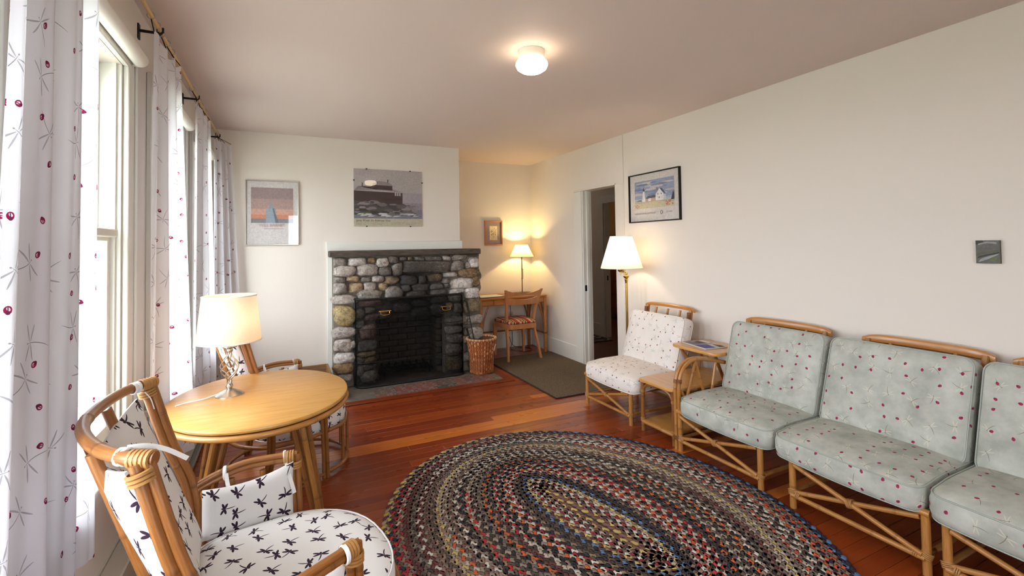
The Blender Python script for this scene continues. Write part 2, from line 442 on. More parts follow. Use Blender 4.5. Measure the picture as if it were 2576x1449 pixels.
plank(HL-.09, HR+.09, HY0-.095, HY0-.002, tone=.2); plank(HR+.002, HR+.09, HY0, YB, tone=.2); plank(HL-.09, HL-.002, HY0, YB, tone=.2)
struct('ceiling', M['ceil'], (XL-.2, 9.0, YF-.2, 9.2, ZC, ZC+.1))

# --- walls
m = MB(); m.box(XL-.16, XR+.12, YF-.12, YF, -.08, WZ0); m.box(XL-.16, XR+.12, YF-.12, YF, WZ1, ZC)
xs = [XL-.16]+[q for ab in FWINS for q in ab]+[XR+.12]
for i in range(0, len(xs), 2): m.box(xs[i], xs[i+1], YF-.12, YF, WZ0, WZ1)
tag(m.build('wall_front', M['wall'], flat=True), kind='structure')
for i, (a, b) in enumerate(FWINS):
    wn = thing('window_%d' % (i+5), None, None); wn['kind'] = 'structure'
    for d in ((a-.1, a, WZ0, WZ1+.1), (b, b+.1, WZ0, WZ1+.1), (a, b, WZ1, WZ1+.1)): bx('casing', M['trim'], (d[0], d[1], YF, YF+.02, d[2], d[3]), wn, .003)
    bx('sill', M['trim'], (a-.13, b+.13, YF-.12, YF+.05, WZ0-.03, WZ0), wn, .004)
    for z0, z1 in ((WZ0, 1.45), (1.41, WZ1)):
        yy = YF-.06 if z0 == WZ0 else YF-.1
        sm = MB()
        for d in ((a, a+.05, z0, z1), (b-.05, b, z0, z1), (a+.05, b-.05, z0, z0+.05), (a+.05, b-.05, z1-.045, z1)): sm.box(d[0], d[1], yy, yy+.035, d[2], d[3])
        so = sm.build('sash', M['trim'], wn, flat=True); bx('pane', M['pane'], (a+.05, b-.05, yy+.016, yy+.02, z0+.05, z1-.045), so)
m = MB()
m.box(XL-.16, XL, YF, YA, -.08, WZ0); m.box(XL-.16, XL, YF, YA, WZ1, ZC)
ys = [YF]+[q for ab in WINS for q in ab]+[YA]
for i in range(0, len(ys), 2): m.box(XL-.16, XL, ys[i], ys[i+1], WZ0, WZ1)
tag(m.build('wall_left', M['wall'], flat=True), kind='structure')
m = MB(); m.box(XL-.16, HX0, YB, YB+.12, -.08, ZC); m.box(HX1, XC, YB, YB+.12, -.08, ZC); m.box(HX0, HX1, YB, YB+.12, .66, ZC)
tag(m.build('wall_back', M['wall'], flat=True), kind='structure')
m = MB(); m.box(XC-.12, XC, YB+.12, YA+.12, -.08, ZC); m.box(XC-.12, XR+.12, YA, YA+.12, -.08, ZC)
tag(m.build('wall_alcove', M['wall'], flat=True), kind='structure')
DY0, DY1, DZ = 4.06, 4.70, 2.045
m = MB(); m.box(XR, XR+.12, YF-.12, DY0, -.08, ZC); m.box(XR, XR+.12, DY1, YA, -.08, ZC); m.box(XR, XR+.12, DY0, DY1, DZ, ZC)
tag(m.build('wall_right', M['wall'], flat=True), kind='structure')
# --- doorway casing and base boards
d1 = thing('door_1', None, None); d1['kind'] = 'structure'
bx('casing', M['trim'], (XR-.016, XR, DY1, DY1+.15, 0, DZ+.0), d1, .003)
bx('casing', M['wall'], (XR-.012, XR, DY0-.12, DY0, 0, DZ+.0), d1, .003)
bx('head_casing', M['wall'], (XR-.018, XR, DY0-.0, DY1+.15, DZ, DZ+.018), d1, .003)
bx('jamb', M['trim'], (XR, XR+.12, DY1-.018, DY1, 0, DZ), d1); bx('jamb', M['trim'], (XR, XR+.12, DY0, DY0+.018, 0, DZ), d1)
bx('door_stop', M['trim'], (XR+.045, XR+.085, DY1-.03, DY1-.018, 0, DZ), d1, .002)
bx('strike_plate', M['iron'], (XR+.012, XR+.04, DY1-.0195, DY1-.018, .86, .93), d1)
th = plank(XR-.0, XR+.12, DY0, DY1, tone=.9)
tag(bx('baseboard_right', M['trim'], (XR-.016, XR, DY1+.15, YA, 0, .19), None, .004), kind='structure')
tag(bx('baseboard_right', M['trim'], (XR-.016, XR, YF, DY0-.12, 0, .19), None, .004), kind='structure')
tag(bx('baseboard_alcove', M['trim'], (XC, XR-.016, YA-.016, YA, 0, .19), None, .004), kind='structure')
tag(bx('baseboard_back', M['trim'], (XL, .42, YB-.016, YB, 0, .19), None, .004), kind='structure')
tag(bx('trim_1', M['wall'], (XR-.012, XR, DY0-.135, DY0-.12, 0, ZC), None, .003), kind='structure')
tag(bx('trim_2', M['trim'], (.415, XC+.025, YB-.024, YB, 1.384, 1.478), None, .003), kind='structure')
tag(bx('trim_3', M['trim'], (.425, .475, YB-.018, YB, 0, 1.384), None, .003), kind='structure')
# --- windows
for i, (a, b) in enumerate(WINS):
    wn = thing('window_%d' % (i+1), None, None); wn['kind'] = 'structure'
    cw = .105; T = M['trim']
    bx('casing', T, (XL, XL+.022, a-cw, a, WZ0, WZ1+cw), wn, .004); bx('casing', T, (XL, XL+.022, b, b+cw, WZ0, WZ1+cw), wn, .004)
    bx('head_casing', T, (XL, XL+.024, a, b, WZ1, WZ1+cw), wn, .004)
    bx('casing_bead', T, (XL+.022, XL+.032, b+cw-.022, b+cw, WZ0, WZ1+cw), wn, .003)
    bx('sill', T, (XL-.03, XL+.06, a-cw-.03, b+cw+.03, WZ0-.03, WZ0), wn, .006)
    bx('apron', T, (XL, XL+.018, a-cw, b+cw, WZ0-.12, WZ0-.03), wn, .003)
    bx('outer_sill', T, (XL-.2, XL-.03, a, b, WZ0-.03, WZ0), wn)
    for yy in ((a, a+.016), (b-.016, b)):
        bx('jamb', T, (XL-.16, XL, *yy, WZ0, WZ1), wn)
    for yy in ((a+.016, a+.03), (b-.03, b-.016)):
        bx('stop', T, (XL-.03, XL-.015, *yy, WZ0, WZ1), wn); bx('parting_bead', T, (XL-.085, XL-.073, *yy, WZ0, WZ1), wn)
    zm = 1.475
    for nm, x0, x1, z0, z1, top in (('lower_sash', XL-.073, XL-.03, WZ0, zm+.03, 0), ('upper_sash', XL-.128, XL-.085, zm-.01, WZ1, 1)):
        sm = MB(); s0, s1 = a+.017, b-.017
        sm.box(x0, x1, s0, s0+.05, z0, z1); sm.box(x0, x1, s1-.05, s1, z0, z1)
        sm.box(x0, x1, s0+.05, s1-.05, z0, z0+(.04 if top else .08)); sm.box(x0, x1, s0+.05, s1-.05, z1-.045, z1)
        so = sm.build(nm, T, wn, flat=True)
        bx('pane', M['pane'], ((x0+x1)/2-.002, (x0+x1)/2+.002, s0+.05, s1-.05, z0+.04, z1-.045), so)
    bx('sash_lift', T, (XL-.075, XL-.0, b-.34, b-.05, zm+.0, zm+.032), wn, .004) if i == 1 else None
    if i == 1:
        bx('sash_lock', M['iron'], (XL-.085, XL-.074, b-.0335, b-.030, 1.83, 1.90), wn)
        MB().tube([(XL-.08, b-.035, 1.87), (XL-.08, b-.035, 1.50)], .004, 6).build('sash_cord', M['nickel'], wn)
tag(bx('lawn', plain('pale_lawn', (168, 172, 156), .9, var=.3, sc=3), (-40, 40, -40, 40, -.6, -.5)), 'pale green lawn outside the windows', 'lawn', kind='structure')
# --- hall beyond the doorway and the room behind it
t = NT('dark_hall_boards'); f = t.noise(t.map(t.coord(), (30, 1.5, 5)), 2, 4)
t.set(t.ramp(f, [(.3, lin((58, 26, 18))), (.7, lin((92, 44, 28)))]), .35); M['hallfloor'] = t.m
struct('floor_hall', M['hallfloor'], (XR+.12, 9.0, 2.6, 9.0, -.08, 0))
HX = 4.417
m = MB(); m.box(HX, HX+.09, 5.88, 9.0, 0, ZC); m.box(HX, HX+.09, 2.6, 5.05, 0, ZC); m.box(HX, HX+.09, 5.05, 5.88, 2.03, ZC)
tag(m.build('wall_hall', M['wall'], flat=True), kind='structure')
struct('wall_hall_end', M['wall'], (XR+.12, HX, 8.0, 8.1, 0, ZC)); struct('wall_hall_near', M['wall'], (XR+.12, 9, 2.5, 2.6, 0, ZC))
struct('wall_hall_inner', M['wall'], (XR, XR+.12, YA, 8.1, 0, ZC))
struct('wall_bedroom_back', M['wall'], (6.42, 6.52, 2.6, 9.1, 0, ZC)); struct('wall_bedroom_side', M['wall'], (HX, 6.42, 9.0, 9.1, 0, ZC))
d2 = thing('door_2', None, None); d2['kind'] = 'structure'
bx('casing', M['trim'], (HX-.018, HX, 5.88, 6.0, 0, 2.03), d2, .003); bx('head_casing', M['trim'], (HX-.018, HX, 4.95, 6.0, 2.03, 2.15), d2, .003)
bx('jamb', M['trim'], (HX, HX+.09, 5.862, 5.88, 0, 2.03), d2); bx('strike_plate', M['iron'], (HX+.03, HX+.05, 5.860, 5.862, .86, .93), d2)
tag(bx('baseboard_hall', M['trim'], (HX-.016, HX, 6.0, 8.0, 0, .19), None, .004), kind='structure')
# ============================================================ fireplace
FY = 5.125
fp = thing('stone_fireplace', 'rough fieldstone fireplace with dark slab mantel and sooty brick firebox', 'fireplace', (1.26, FY, 0))
def rel(o, p): return Vector(p)-Vector(o.location)
t = NT('mortar'); f = t.noise(t.coord(), 26, 5, .65); co = t.node('ShaderNodeNewGeometry').outputs['Position']; sp = t.node('ShaderNodeSeparateXYZ'); t.l.new(co, sp.inputs[0])
def sootmask(t, sp, n):
    dx = t.m_('DIVIDE', t.m_('SUBTRACT', sp.outputs[0], 1.32), .40); dz = t.m_('DIVIDE', t.m_('SUBTRACT', sp.outputs[2], .95), .42)
    d = t.m_('ADD', t.m_('MULTIPLY', dx, dx), t.m_('MULTIPLY', dz, dz))
    return t.m_('MINIMUM', t.m_('MAXIMUM', t.m_('SUBTRACT', t.m_('ADD', 1.15, t.m_('MULTIPLY', n, .9)), t.m_('ADD', d, .45)), 0), .9)
sm = sootmask(t, sp, t.noise(co, 5, 4))
t.set(t.mix(sm, t.ramp(f, [(.3, lin((104, 96, 86))), (.7, lin((150, 140, 128)))]), lin((22, 20, 19))), .95); t.bump(f, .7, .01); M['mortar'] = t.m
t = NT('fieldstone'); co = t.node('ShaderNodeNewGeometry').outputs['Position']; sp = t.node('ShaderNodeSeparateXYZ'); t.l.new(co, sp.inputs[0]); oi = t.node('ShaderNodeObjectInfo')
f = t.noise(co, 11, 6, .7); g = t.noise(co, 95, 3, .6); h = t.noise(t.map(co, (1, 1, 3)), 18, 4, .6, 1.2)
mm = t.mix(1.0, oi.outputs['Color'], t.ramp(f, [(.28, (.55, .54, .53)), (.72, (1.22, 1.2, 1.18))]), 'MULTIPLY')
k_ = t.noise(co, 260, 2, .7); k2_ = t.noise(co, 34, 5, .7, .8)
mm = t.mix(t.m_('MULTIPLY', t.m_('LESS_THAN', k_, .44), .38), mm, (.06, .055, .05))
mm = t.mix(1.0, mm, t.ramp(k2_, [(.34, (.45, .43, .41)), (.56, (1.12, 1.1, 1.08))]), 'MULTIPLY')
mm = t.mix(t.m_('MULTIPLY', t.m_('GREATER_THAN', h, .62), .35), mm, lin((206, 200, 196)))
sm = sootmask(t, sp, t.noise(co, 5, 4))
t.set(t.mix(t.m_('MULTIPLY', sm, .88), mm, lin((26, 23, 22))), .85); t.bump(t.m_('ADD', f, t.m_('MULTIPLY', g, .3)), .6, .012); M['stone'] = t.m
m = MB(); ox, oy = fp.location.x, fp.location.y
def fb(x0, x1, y0, y1, z0, z1): m.box(x0-ox, x1-ox, y0-oy, y1-oy, z0, z1)
fb(.478, HX0, FY, YB, 0, 1.325); fb(HX1, XC+.19, FY, YB, 0, 1.325); fb(HX0, HX1, FY, YB, .66, 1.325); fb(XC, XC+.19, YB, YB+.10, 0, 1.325)
m.build('mortar_core', M['mortar'], fp, flat=True)
# mantel slab
t = NT('dark_slab'); f = t.noise(t.map(t.coord(), (3, 12, 12)), 4, 6, .65); t.set(t.ramp(f, [(.3, lin((52, 44, 38))), (.72, lin((96, 84, 74)))]), .75); t.bump(f, .5, .006); M['slab'] = t.m
bx('mantel_slab', M['slab'], (.432-ox, 2.052-ox, 5.035-oy, YB+.10-oy, 1.322, 1.384), fp, .008)
bx('mantel_course', M['slab'], (1.70-ox, 2.045-ox, 5.075-oy, YB-.01-oy, 1.296, 1.322), fp, .008)
# stones, read off the photograph: centre and size in a 3.294x crop, on the plane of the fireplace face
G = dict(l=(186, 178, 172), m=(150, 142, 134), d=(112, 104, 98), w=(220, 214, 210), t=(186, 162, 130), b=(142, 116, 84), y=(186, 166, 118), r=(164, 132, 124), o=(134, 120, 94))
ST = [(185,265,105,75,'m'),(320,260,145,72,'w'),(440,245,64,48,'b'),(530,262,98,78,'l'),(620,245,84,60,'d'),(700,232,62,36,'d'),(757,232,46,30,'t'),(838,232,90,36,'m'),(955,230,130,42,'d'),(1058,228,66,42,'l'),(1165,222,130,50,'m'),
(890,300,360,96,'d'),(1145,292,110,84,'m'),(1287,265,76,84,'w'),(1234,288,42,52,'l'),(1250,350,172,82,'b'),
(222,338,170,88,'l'),(398,328,180,92,'l'),(548,338,98,74,'d'),(655,325,92,102,'m'),
(180,412,96,50,'m'),(288,400,102,48,'t'),(397,403,84,42,'m'),(492,402,94,52,'l'),(608,412,118,74,'t'),(752,410,142,78,'d'),(860,405,62,74,'d'),(960,390,114,64,'b'),(1090,365,114,44,'w'),(1050,412,58,46,'m'),(1180,435,194,88,'w'),(1303,422,74,74,'b'),
(182,480,104,92,'l'),(312,472,124,94,'t'),(430,462,104,68,'l'),(540,468,80,72,'t'),(725,478,80,62,'m'),(850,470,152,64,'d'),(975,462,108,50,'m'),(1060,455,48,42,'d'),
(225,570,190,78,'l'),(425,535,192,84,'m'),(622,515,148,112,'l'),(815,528,170,52,'d'),(995,510,124,54,'m'),(1145,505,124,48,'w'),(1275,520,130,94,'w'),
(432,600,182,58,'r'),(348,690,74,84,'m'),(430,658,84,48,'m'),(452,715,112,60,'r'),(560,690,110,80,'d'),(690,640,150,84,'d'),(850,600,134,54,'d'),(845,675,150,70,'d'),(985,650,120,90,'d'),(1005,570,120,60,'d'),(1132,558,114,60,'m'),(1085,620,54,60,'m'),(1150,640,80,84,'m'),
(222,705,164,168,'y'),(217,845,184,94,'l'),(208,950,146,108,'l'),(286,945,50,64,'m'),(220,1055,168,94,'w'),(212,1140,164,84,'b'),(215,1215,150,66,'m'),
(346,780,78,64,'m'),(415,840,128,124,'r'),(405,950,152,84,'m'),(400,1020,146,44,'t'),(432,1068,104,58,'b'),(356,1075,72,60,'m'),(418,1130,122,54,'d'),(418,1205,124,94,'m'),(350,1160,60,90,'m'),
(1128,745,134,74,'m'),(1122,815,134,64,'l'),(1130,888,124,78,'m'),(1125,985,130,100,'m'),(1118,1095,124,114,'o'),
(1270,625,140,114,'o'),(1290,735,120,80,'l'),(1298,845,112,112,'l'),(1232,830,60,64,'m'),(1215,740,56,80,'m'),(1225,900,64,60,'t'),(1290,955,116,90,'m'),(1250,1040,150,80,'m')]
def rock(seed, w, h, d, box):
    r = random.Random(seed); bm = bmesh.new(); bmesh.ops.create_icosphere(bm, subdivisions=3, radius=1)
    ph = [(r.uniform(-1, 1), r.uniform(-1, 1), r.uniform(-1, 1), r.uniform(1.4, 3.4), r.uniform(0, 6.3)) for _ in range(5)]
    tilt = r.uniform(-.14, .14)
    for vtx in bm.verts:
        p = vtx.co.normalized(); k = (abs(p.x)**box+abs(p.y)**box+abs(p.z)**box)**(-1/box)
        q = p*k; s = 1+sum(.035*math.sin(a*q.x*f+b*q.y*f+c*q.z*f*1.3+e*1.0) for a, b, c, f, e in ph)
        e3 = Vector((seed*3.7, seed*1.3, seed*.7)); q = q*(s+.16*noise.noise(q*1.3+e3)+.075*noise.noise(q*3.4+e3)+.03*noise.noise(q*8+e3))
        x, z = q.x*w/2, q.z*h/2
        vtx.co = (x*math.cos(tilt)-z*math.sin(tilt)*.4, q.y*d/2, z*math.cos(tilt)+x*math.sin(tilt)*.4)
    me = bpy.data.meshes.new('stone'); bm.to_mesh(me); bm.free(); me.shade_smooth(); me.materials.append(M['stone']); return me
rs = random.Random(4)
for i, (cx, cy, sw, sh, tone) in enumerate(ST):
    c = on_y(800+cx/3.294, 580+cy/3.294, FY-.02); e = on_y(800+(cx+sw)/3.294, 580+cy/3.294, FY-.02); e2 = on_y(800+cx/3.294, 580+(cy+sh)/3.294, FY-.02)
    W_, H_ = (e.x-c.x)*1.03, (c.z-e2.z)*1.03
    o = link('stone', rock(i, W_, H_, .10+.05*min(W_, H_)/.15, 3.4 if i != 11 else 8), fp)
    zc = max(c.z, H_/2*.9)
    o.location = (c.x-ox, FY+.004-rs.uniform(0, .024)-oy, zc)
    q = rs.uniform(.88, 1.1); o.color = (*[min(1, x*q) for x in lin(G[tone])], 1)
# the side of the stonework that turns into the alcove
for j in range(9):
    o = link('stone', rock(200+j, .16, .135, .15, 2.8), fp); o.location = (XC+.16-ox+rs.uniform(-.02, .01), YB+.01-oy+rs.uniform(-.03, .03), .09+j*.14); o.color = (*lin(G[rs.choice('lmb')]), 1)
# firebox: shell and bricks
m = MB(); fb(HX0-.1, HX1+.1, 5.62, 5.70, 0, .9); fb(HX0-.1, HX0, YB, 5.70, 0, .9); fb(HX1, HX1+.1, YB, 5.70, 0, .9); fb(HX0-.1, HX1+.1, YB, 5.70, .80, .9); fb(HX0-.1, HX1+.1, FY, 5.70, -.05, 0)
m.build('firebox_shell', M['soot'], fp, flat=True)
t = NT('sooty_firebrick'); oi = t.node('ShaderNodeObjectInfo'); f = t.noise(t.coord(), 20, 4); t.set(t.mix(f, lin((70, 60, 54)), lin((128, 114, 100))), .95); t.bump(f, .3, .004); M['firebrick'] = t.m
bme = MB().box(-.10, .10, -.028, .028, -.030, .030, b=.004).build('brick', M['firebrick'], fp).data
bpy.data.objects.remove(bpy.data.objects['brick'])
for r_ in range(10):
    for k in range(5):
        x = HX0+.02+k*.21+(.105 if r_ % 2 else 0)
        if x+.1 > HX1+.12: continue
        o = link('brick', bme, fp); o.location = (min(x, HX1-.06)-ox, 5.592-oy, .034+r_*.068)
    for sx in (HX0+.028, HX1-.028):
        for k in range(2):
            o = link('brick', bme, fp); o.rotation_euler = (0, 0, PI/2); o.location = (sx-ox, 5.33+k*.208+(.03 if r_ % 2 else 0)-oy, .034+r_*.068)
# hearth: cement slab with two rows of worn bricks along the front
t = NT('hearth_cement'); f = t.noise(t.coord(), 7, 6, .65); t.set(t.ramp(f, [(.3, lin((78, 70, 62))), (.7, lin((122, 112, 100)))]), .9); t.bump(f, .35, .006); M['cement'] = t.m
bx('hearth_slab', M['cement'], (HL-ox, HR-ox, HY0-oy, 5.6-oy, -.05, .002), fp, .002)
t = NT('worn_brick'); oi = t.node('ShaderNodeObjectInfo'); f = t.noise(t.coord(), 30, 5, .65)
t.set(t.mix(t.m_('MULTIPLY', t.m_('GREATER_THAN', f, .56), .55), oi.outputs['Color'], lin((136, 124, 112))), .9); t.bump(f, .5, .005); M['wornbrick'] = t.m
b2 = MB().box(-.048, .048, -.1, .1, -.02, .011, b=.004).build('brick', M['wornbrick'], fp).data
b3 = MB().box(-.098, .098, -.048, .048, -.02, .011, b=.004).build('brick', M['wornbrick'], fp).data
for o in [o for o in bpy.data.objects if o.data in (b2, b3)]: bpy.data.objects.remove(o)
x = .86; k = 0
while x < 2.08:
    o = link('brick', b2, fp); o.location = (x-ox, HY0+.165-oy, 0); o.color = (*lin(rs.choice([(112, 62, 50), (100, 66, 56), (92, 74, 64), (120, 70, 56)])), 1)
    x += .104
x = .90
while x < 2.1:
    o = link('brick', b3, fp); o.location = (min(x, HR-.1)-ox, HY0+.05-oy, -.002); o.color = (*lin(rs.choice([(112, 62, 50), (100, 66, 56), (70, 58, 52), (120, 70, 56)])), 1)
    x += .204
# grate
gr = thing('fire_grate', 'black iron fire grate with upcurved bars inside the firebox', 'grate', (1.26, 5.38, .002))
for k in range(7):
    x = -.24+k*.08
    MB().tube(cr([(x, -.17, .15), (x, -.15, .085), (x, -.05, .07), (x, .1, .07), (x, .15, .09)], 5), .009, 6).build('bar', M['iron'], gr)
for yy in (-.09, .08):
    MB().tube([(-.28, yy, .058), (.28, yy, .058)], .009, 6).build('cross_bar', M['iron'], gr)
    for sx in (-.25, .25): MB().tube([(sx, yy, .058), (sx, yy, 0)], .009, 6).build('leg', M['iron'], gr)
# screen
sc = thing('fire_screen', 'black curved mesh fire screen with two brass handles before the fireplace', 'fire screen', (1.25, 4.955, .004))
hw, dep, ht = .575, .13, .885
def scr(n=10):
    pts = [(-hw, dep)]; r = .10
    for k in range(n+1): a = PI+PI/2*k/n; pts.append((-hw+r+r*math.cos(a), r+r*math.sin(a)))
    for k in range(n+1): a = 1.5*PI+PI/2*k/n; pts.append((hw-r+r*math.cos(a), r+r*math.sin(a)))
    pts.append((hw, dep)); return pts
S_ = scr()
vs = [(x, y, z) for z in (.012, ht-.004) for x, y in S_]; n = len(S_)
MB().add(vs, [(i, i+1, n+i+1, n+i) for i in range(n-1)]).build('mesh_panel', M['mesh'], sc, recalc=False)
for z, r in ((.010, .010), (ht, .013), (.595*.985, .0035), (.25, .0035)):
    MB().tube([(x, y-(.002 if .1 < z < .8 else 0), z) for x, y in S_], r, 6).build('frame_rail' if r > .005 else 'wire_band', M['iron'], sc)
for x, y in (S_[0], S_[-1]): MB().tube([(x, y, .0), (x, y, ht)], .013, 6).build('frame_post', M['iron'], sc)
for u, v in ((968, 787), (1121, 775)):
    p = on_y(u, v, 4.955)-Vector(sc.location)
    hd = thing('brass_handle', None, None); hd.parent = sc; hd.location = (p.x, -.004, p.z)
    MB().tube([(-.062, -.008, .018), (.062, -.008, .018)], .0075, 8).build('handle_bar', M['brass'], hd)
    MB().tube(cr([(-.045, -.012, .014), (-.04, -.028, -.012), (0, -.034, -.018), (.04, -.028, -.012), (.045, -.012, .014)], 5), .004, 8).build('handle_bail', M['brass'], hd)
# woven basket with fire tools
bk = thing('woven_basket', 'reddish-brown woven splint basket with pale laced rim standing on the hearth', 'basket', (2.0, 4.93, .012), .35)
def bpt(a, t_):
    r = .098+.060*t_; p = 5-3*min(1, t_*2.2)
    c, s = math.cos(a), math.sin(a); k = (abs(c)**p+abs(s)**p)**(-1/p)
    return Vector((r*k*c, r*k*s, .375*t_))
NA, NZ = 26, 17
rb = random.Random(3); ztone = [rb.uniform(.82, 1.12) for _ in range(40)]
m = MB()
for i in range(NZ):
    for k in range(NA):
        over = (i+k) % 2
        if over: a0, a1 = 2*PI*(k-.22)/NA, 2*PI*(k+1.22)/NA; t0, t1 = (i+.05)/NZ, (i+.95)/NZ
        else: a0, a1 = 2*PI*(k+.22)/NA, 2*PI*(k+.78)/NA; t0, t1 = max(0, (i-.25)/NZ), min(1, (i+1.25)/NZ)
        q = [bpt(a0, t0), bpt(a1, t0), bpt(a1, t1), bpt(a0, t1)]
        am = bpt((a0+a1)/2, (t0+t1)/2); nrm = Vector((am.x, am.y, 0)).normalized()
        o1 = nrm*(.0050 if over else .0056); o0 = nrm*(.001)
        mid = [p.lerp(am, .16)+o1 for p in q]; out = [p+o0 for p in q]
        ctn = lin((158, 84, 44)) if over else lin((180, 108, 62))
        if not over and rb.random() < .25: ctn = lin((206, 152, 98))
        kx = ztone[i]*rb.uniform(.88, 1.1); ctn = tuple(min(1, x*kx) for x in ctn)
        m.add(out+mid, [(4, 5, 6, 7), (0, 1, 5, 4), (1, 2, 6, 5), (2, 3, 7, 6), (3, 0, 4, 7)], cols=[tuple(x*.5 for x in ctn)]*4+[ctn]*4)
m.build('woven_side', vc('woven_splint', .55), bk, recalc=False)
inn = MB(); ring = [[bpt(2*PI*k/NA, tt)*1 for k in range(NA)] for tt in (0, .5, 1)]
vs = []
for rg in ring: vs += [Vector((p.x*.97, p.y*.97, p.z)) for p in rg]
fs = [(i*NA+k, i*NA+(k+1) % NA, (i+1)*NA+(k+1) % NA, (i+1)*NA+k) for i in range(2) for k in range(NA)]+[tuple(range(NA))]
inn.add(vs, fs).build('lining', plain('dark_splint', (104, 56, 32), .7), bk, recalc=False)
base = MB(); base.box(-.098, .098, -.098, .098, 0, .035, b=.012); base.build('square_base', plain('splint_base', (170, 104, 58), .6, var=.2, sc=40), bk)
rim = [bpt(2*PI*k/48, 1.0)*1 for k in range(48)]
MB().tube([(p.x*1.02, p.y*1.02, .378) for p in rim], .011, 8, closed=True).build('rim', plain('splint_rim', (176, 118, 70), .55), bk)
lc = MB().coil((0, 0, 0), (0, 1, 0), .0112, 1, .008, .002, 8).build('rim_lace', plain('pale_lacing', (222, 196, 150), .6), bk)
for k in range(26):
    a = 2*PI*k/26; p = bpt(a, 1.0)*1.02
    o = lc if k == 0 else link('rim_lace', lc.data, bk)
    o.location = (p.x, p.y, .378); o.rotation_euler = (0, 0, a)
a = -1.05; p = bpt(a, .72); nrm = Vector((math.cos(a), math.sin(a), 0)); tg = Vector((-math.sin(a), math.cos(a), 0))
MB().tube(cr([p-tg*.02+nrm*.004-Vector((0, 0, .02)), p-tg*.016+nrm*.02+Vector((0, 0, .03)), p+nrm*.026+Vector((0, 0, .045)), p+tg*.016+nrm*.016+Vector((0, 0, .02)), p+tg*.018+nrm*.004-Vector((0, 0, .03))], 5), .004, 6).build('rope_handle', plain('cream_rope', (216, 200, 172), .8), bk)
def tool(name, label, top, bot, parts):
    T = thing(name, label, 'fire tool', bot); tv = Vector(top)-Vector(bot)
    MB().tube([(0, 0, 0), tv], .006, 8).build('shaft', M['iron'], T)
    hs = tv*.86; MB().tube([hs, tv*1.0], .010, 8, r1=.013).build('handle', M['iron'], T)
    if parts == 'ring': MB().tube([tv*.72+Vector((.018*math.cos(q*PI/5)-.018, 0, .018*math.sin(q*PI/5))) for q in range(10)], .003, 5, closed=True).build('hanging_ring', M['iron'], T)
    else:
        MB().tube([tv*.55+Vector((-.03, 0, 0)), tv*.02+Vector((-.055, .0, 0))], .006, 8).build('second_arm', M['iron'], T)
        MB().lathe([(0, -.016), (.02, -.01), (.024, 0), (.02, .01), (0, .016)], 12, tuple(tv*.56+Vector((-.02, 0, 0)))).build('hinge', M['iron'], T)
tool('fire_poker', 'black iron poker leaning in the woven basket', (1.865, 5.03, .80), (1.985, 4.93, .03), 'ring')
tool('fire_tongs', 'black iron tongs beside the poker in the woven basket', on_y(1174, 826, 4.93), (1.975, 4.91, .03), 'tongs')
# wood box left of the fireplace
wbx = thing('wood_box', 'open brown wooden box on the floor between armchair and fireplace', 'box', (.20, 4.90, .004))
wm = wood('aged_box_wood', (118, 84, 52), (150, 112, 72), (4, 30, 30), .6, 0)
for nm, d in (('side_board', (-.22, .22, -.20, -.18, 0, .26)), ('side_board', (-.22, .22, .18, .20, 0, .26)), ('end_board', (-.22, -.20, -.18, .18, 0, .26)), ('end_board', (.20, .22, -.18, .18, 0, .26)), ('bottom_board', (-.2, .2, -.18, .18, .01, .025))):
    bx(nm, wm, d, wbx, .002)
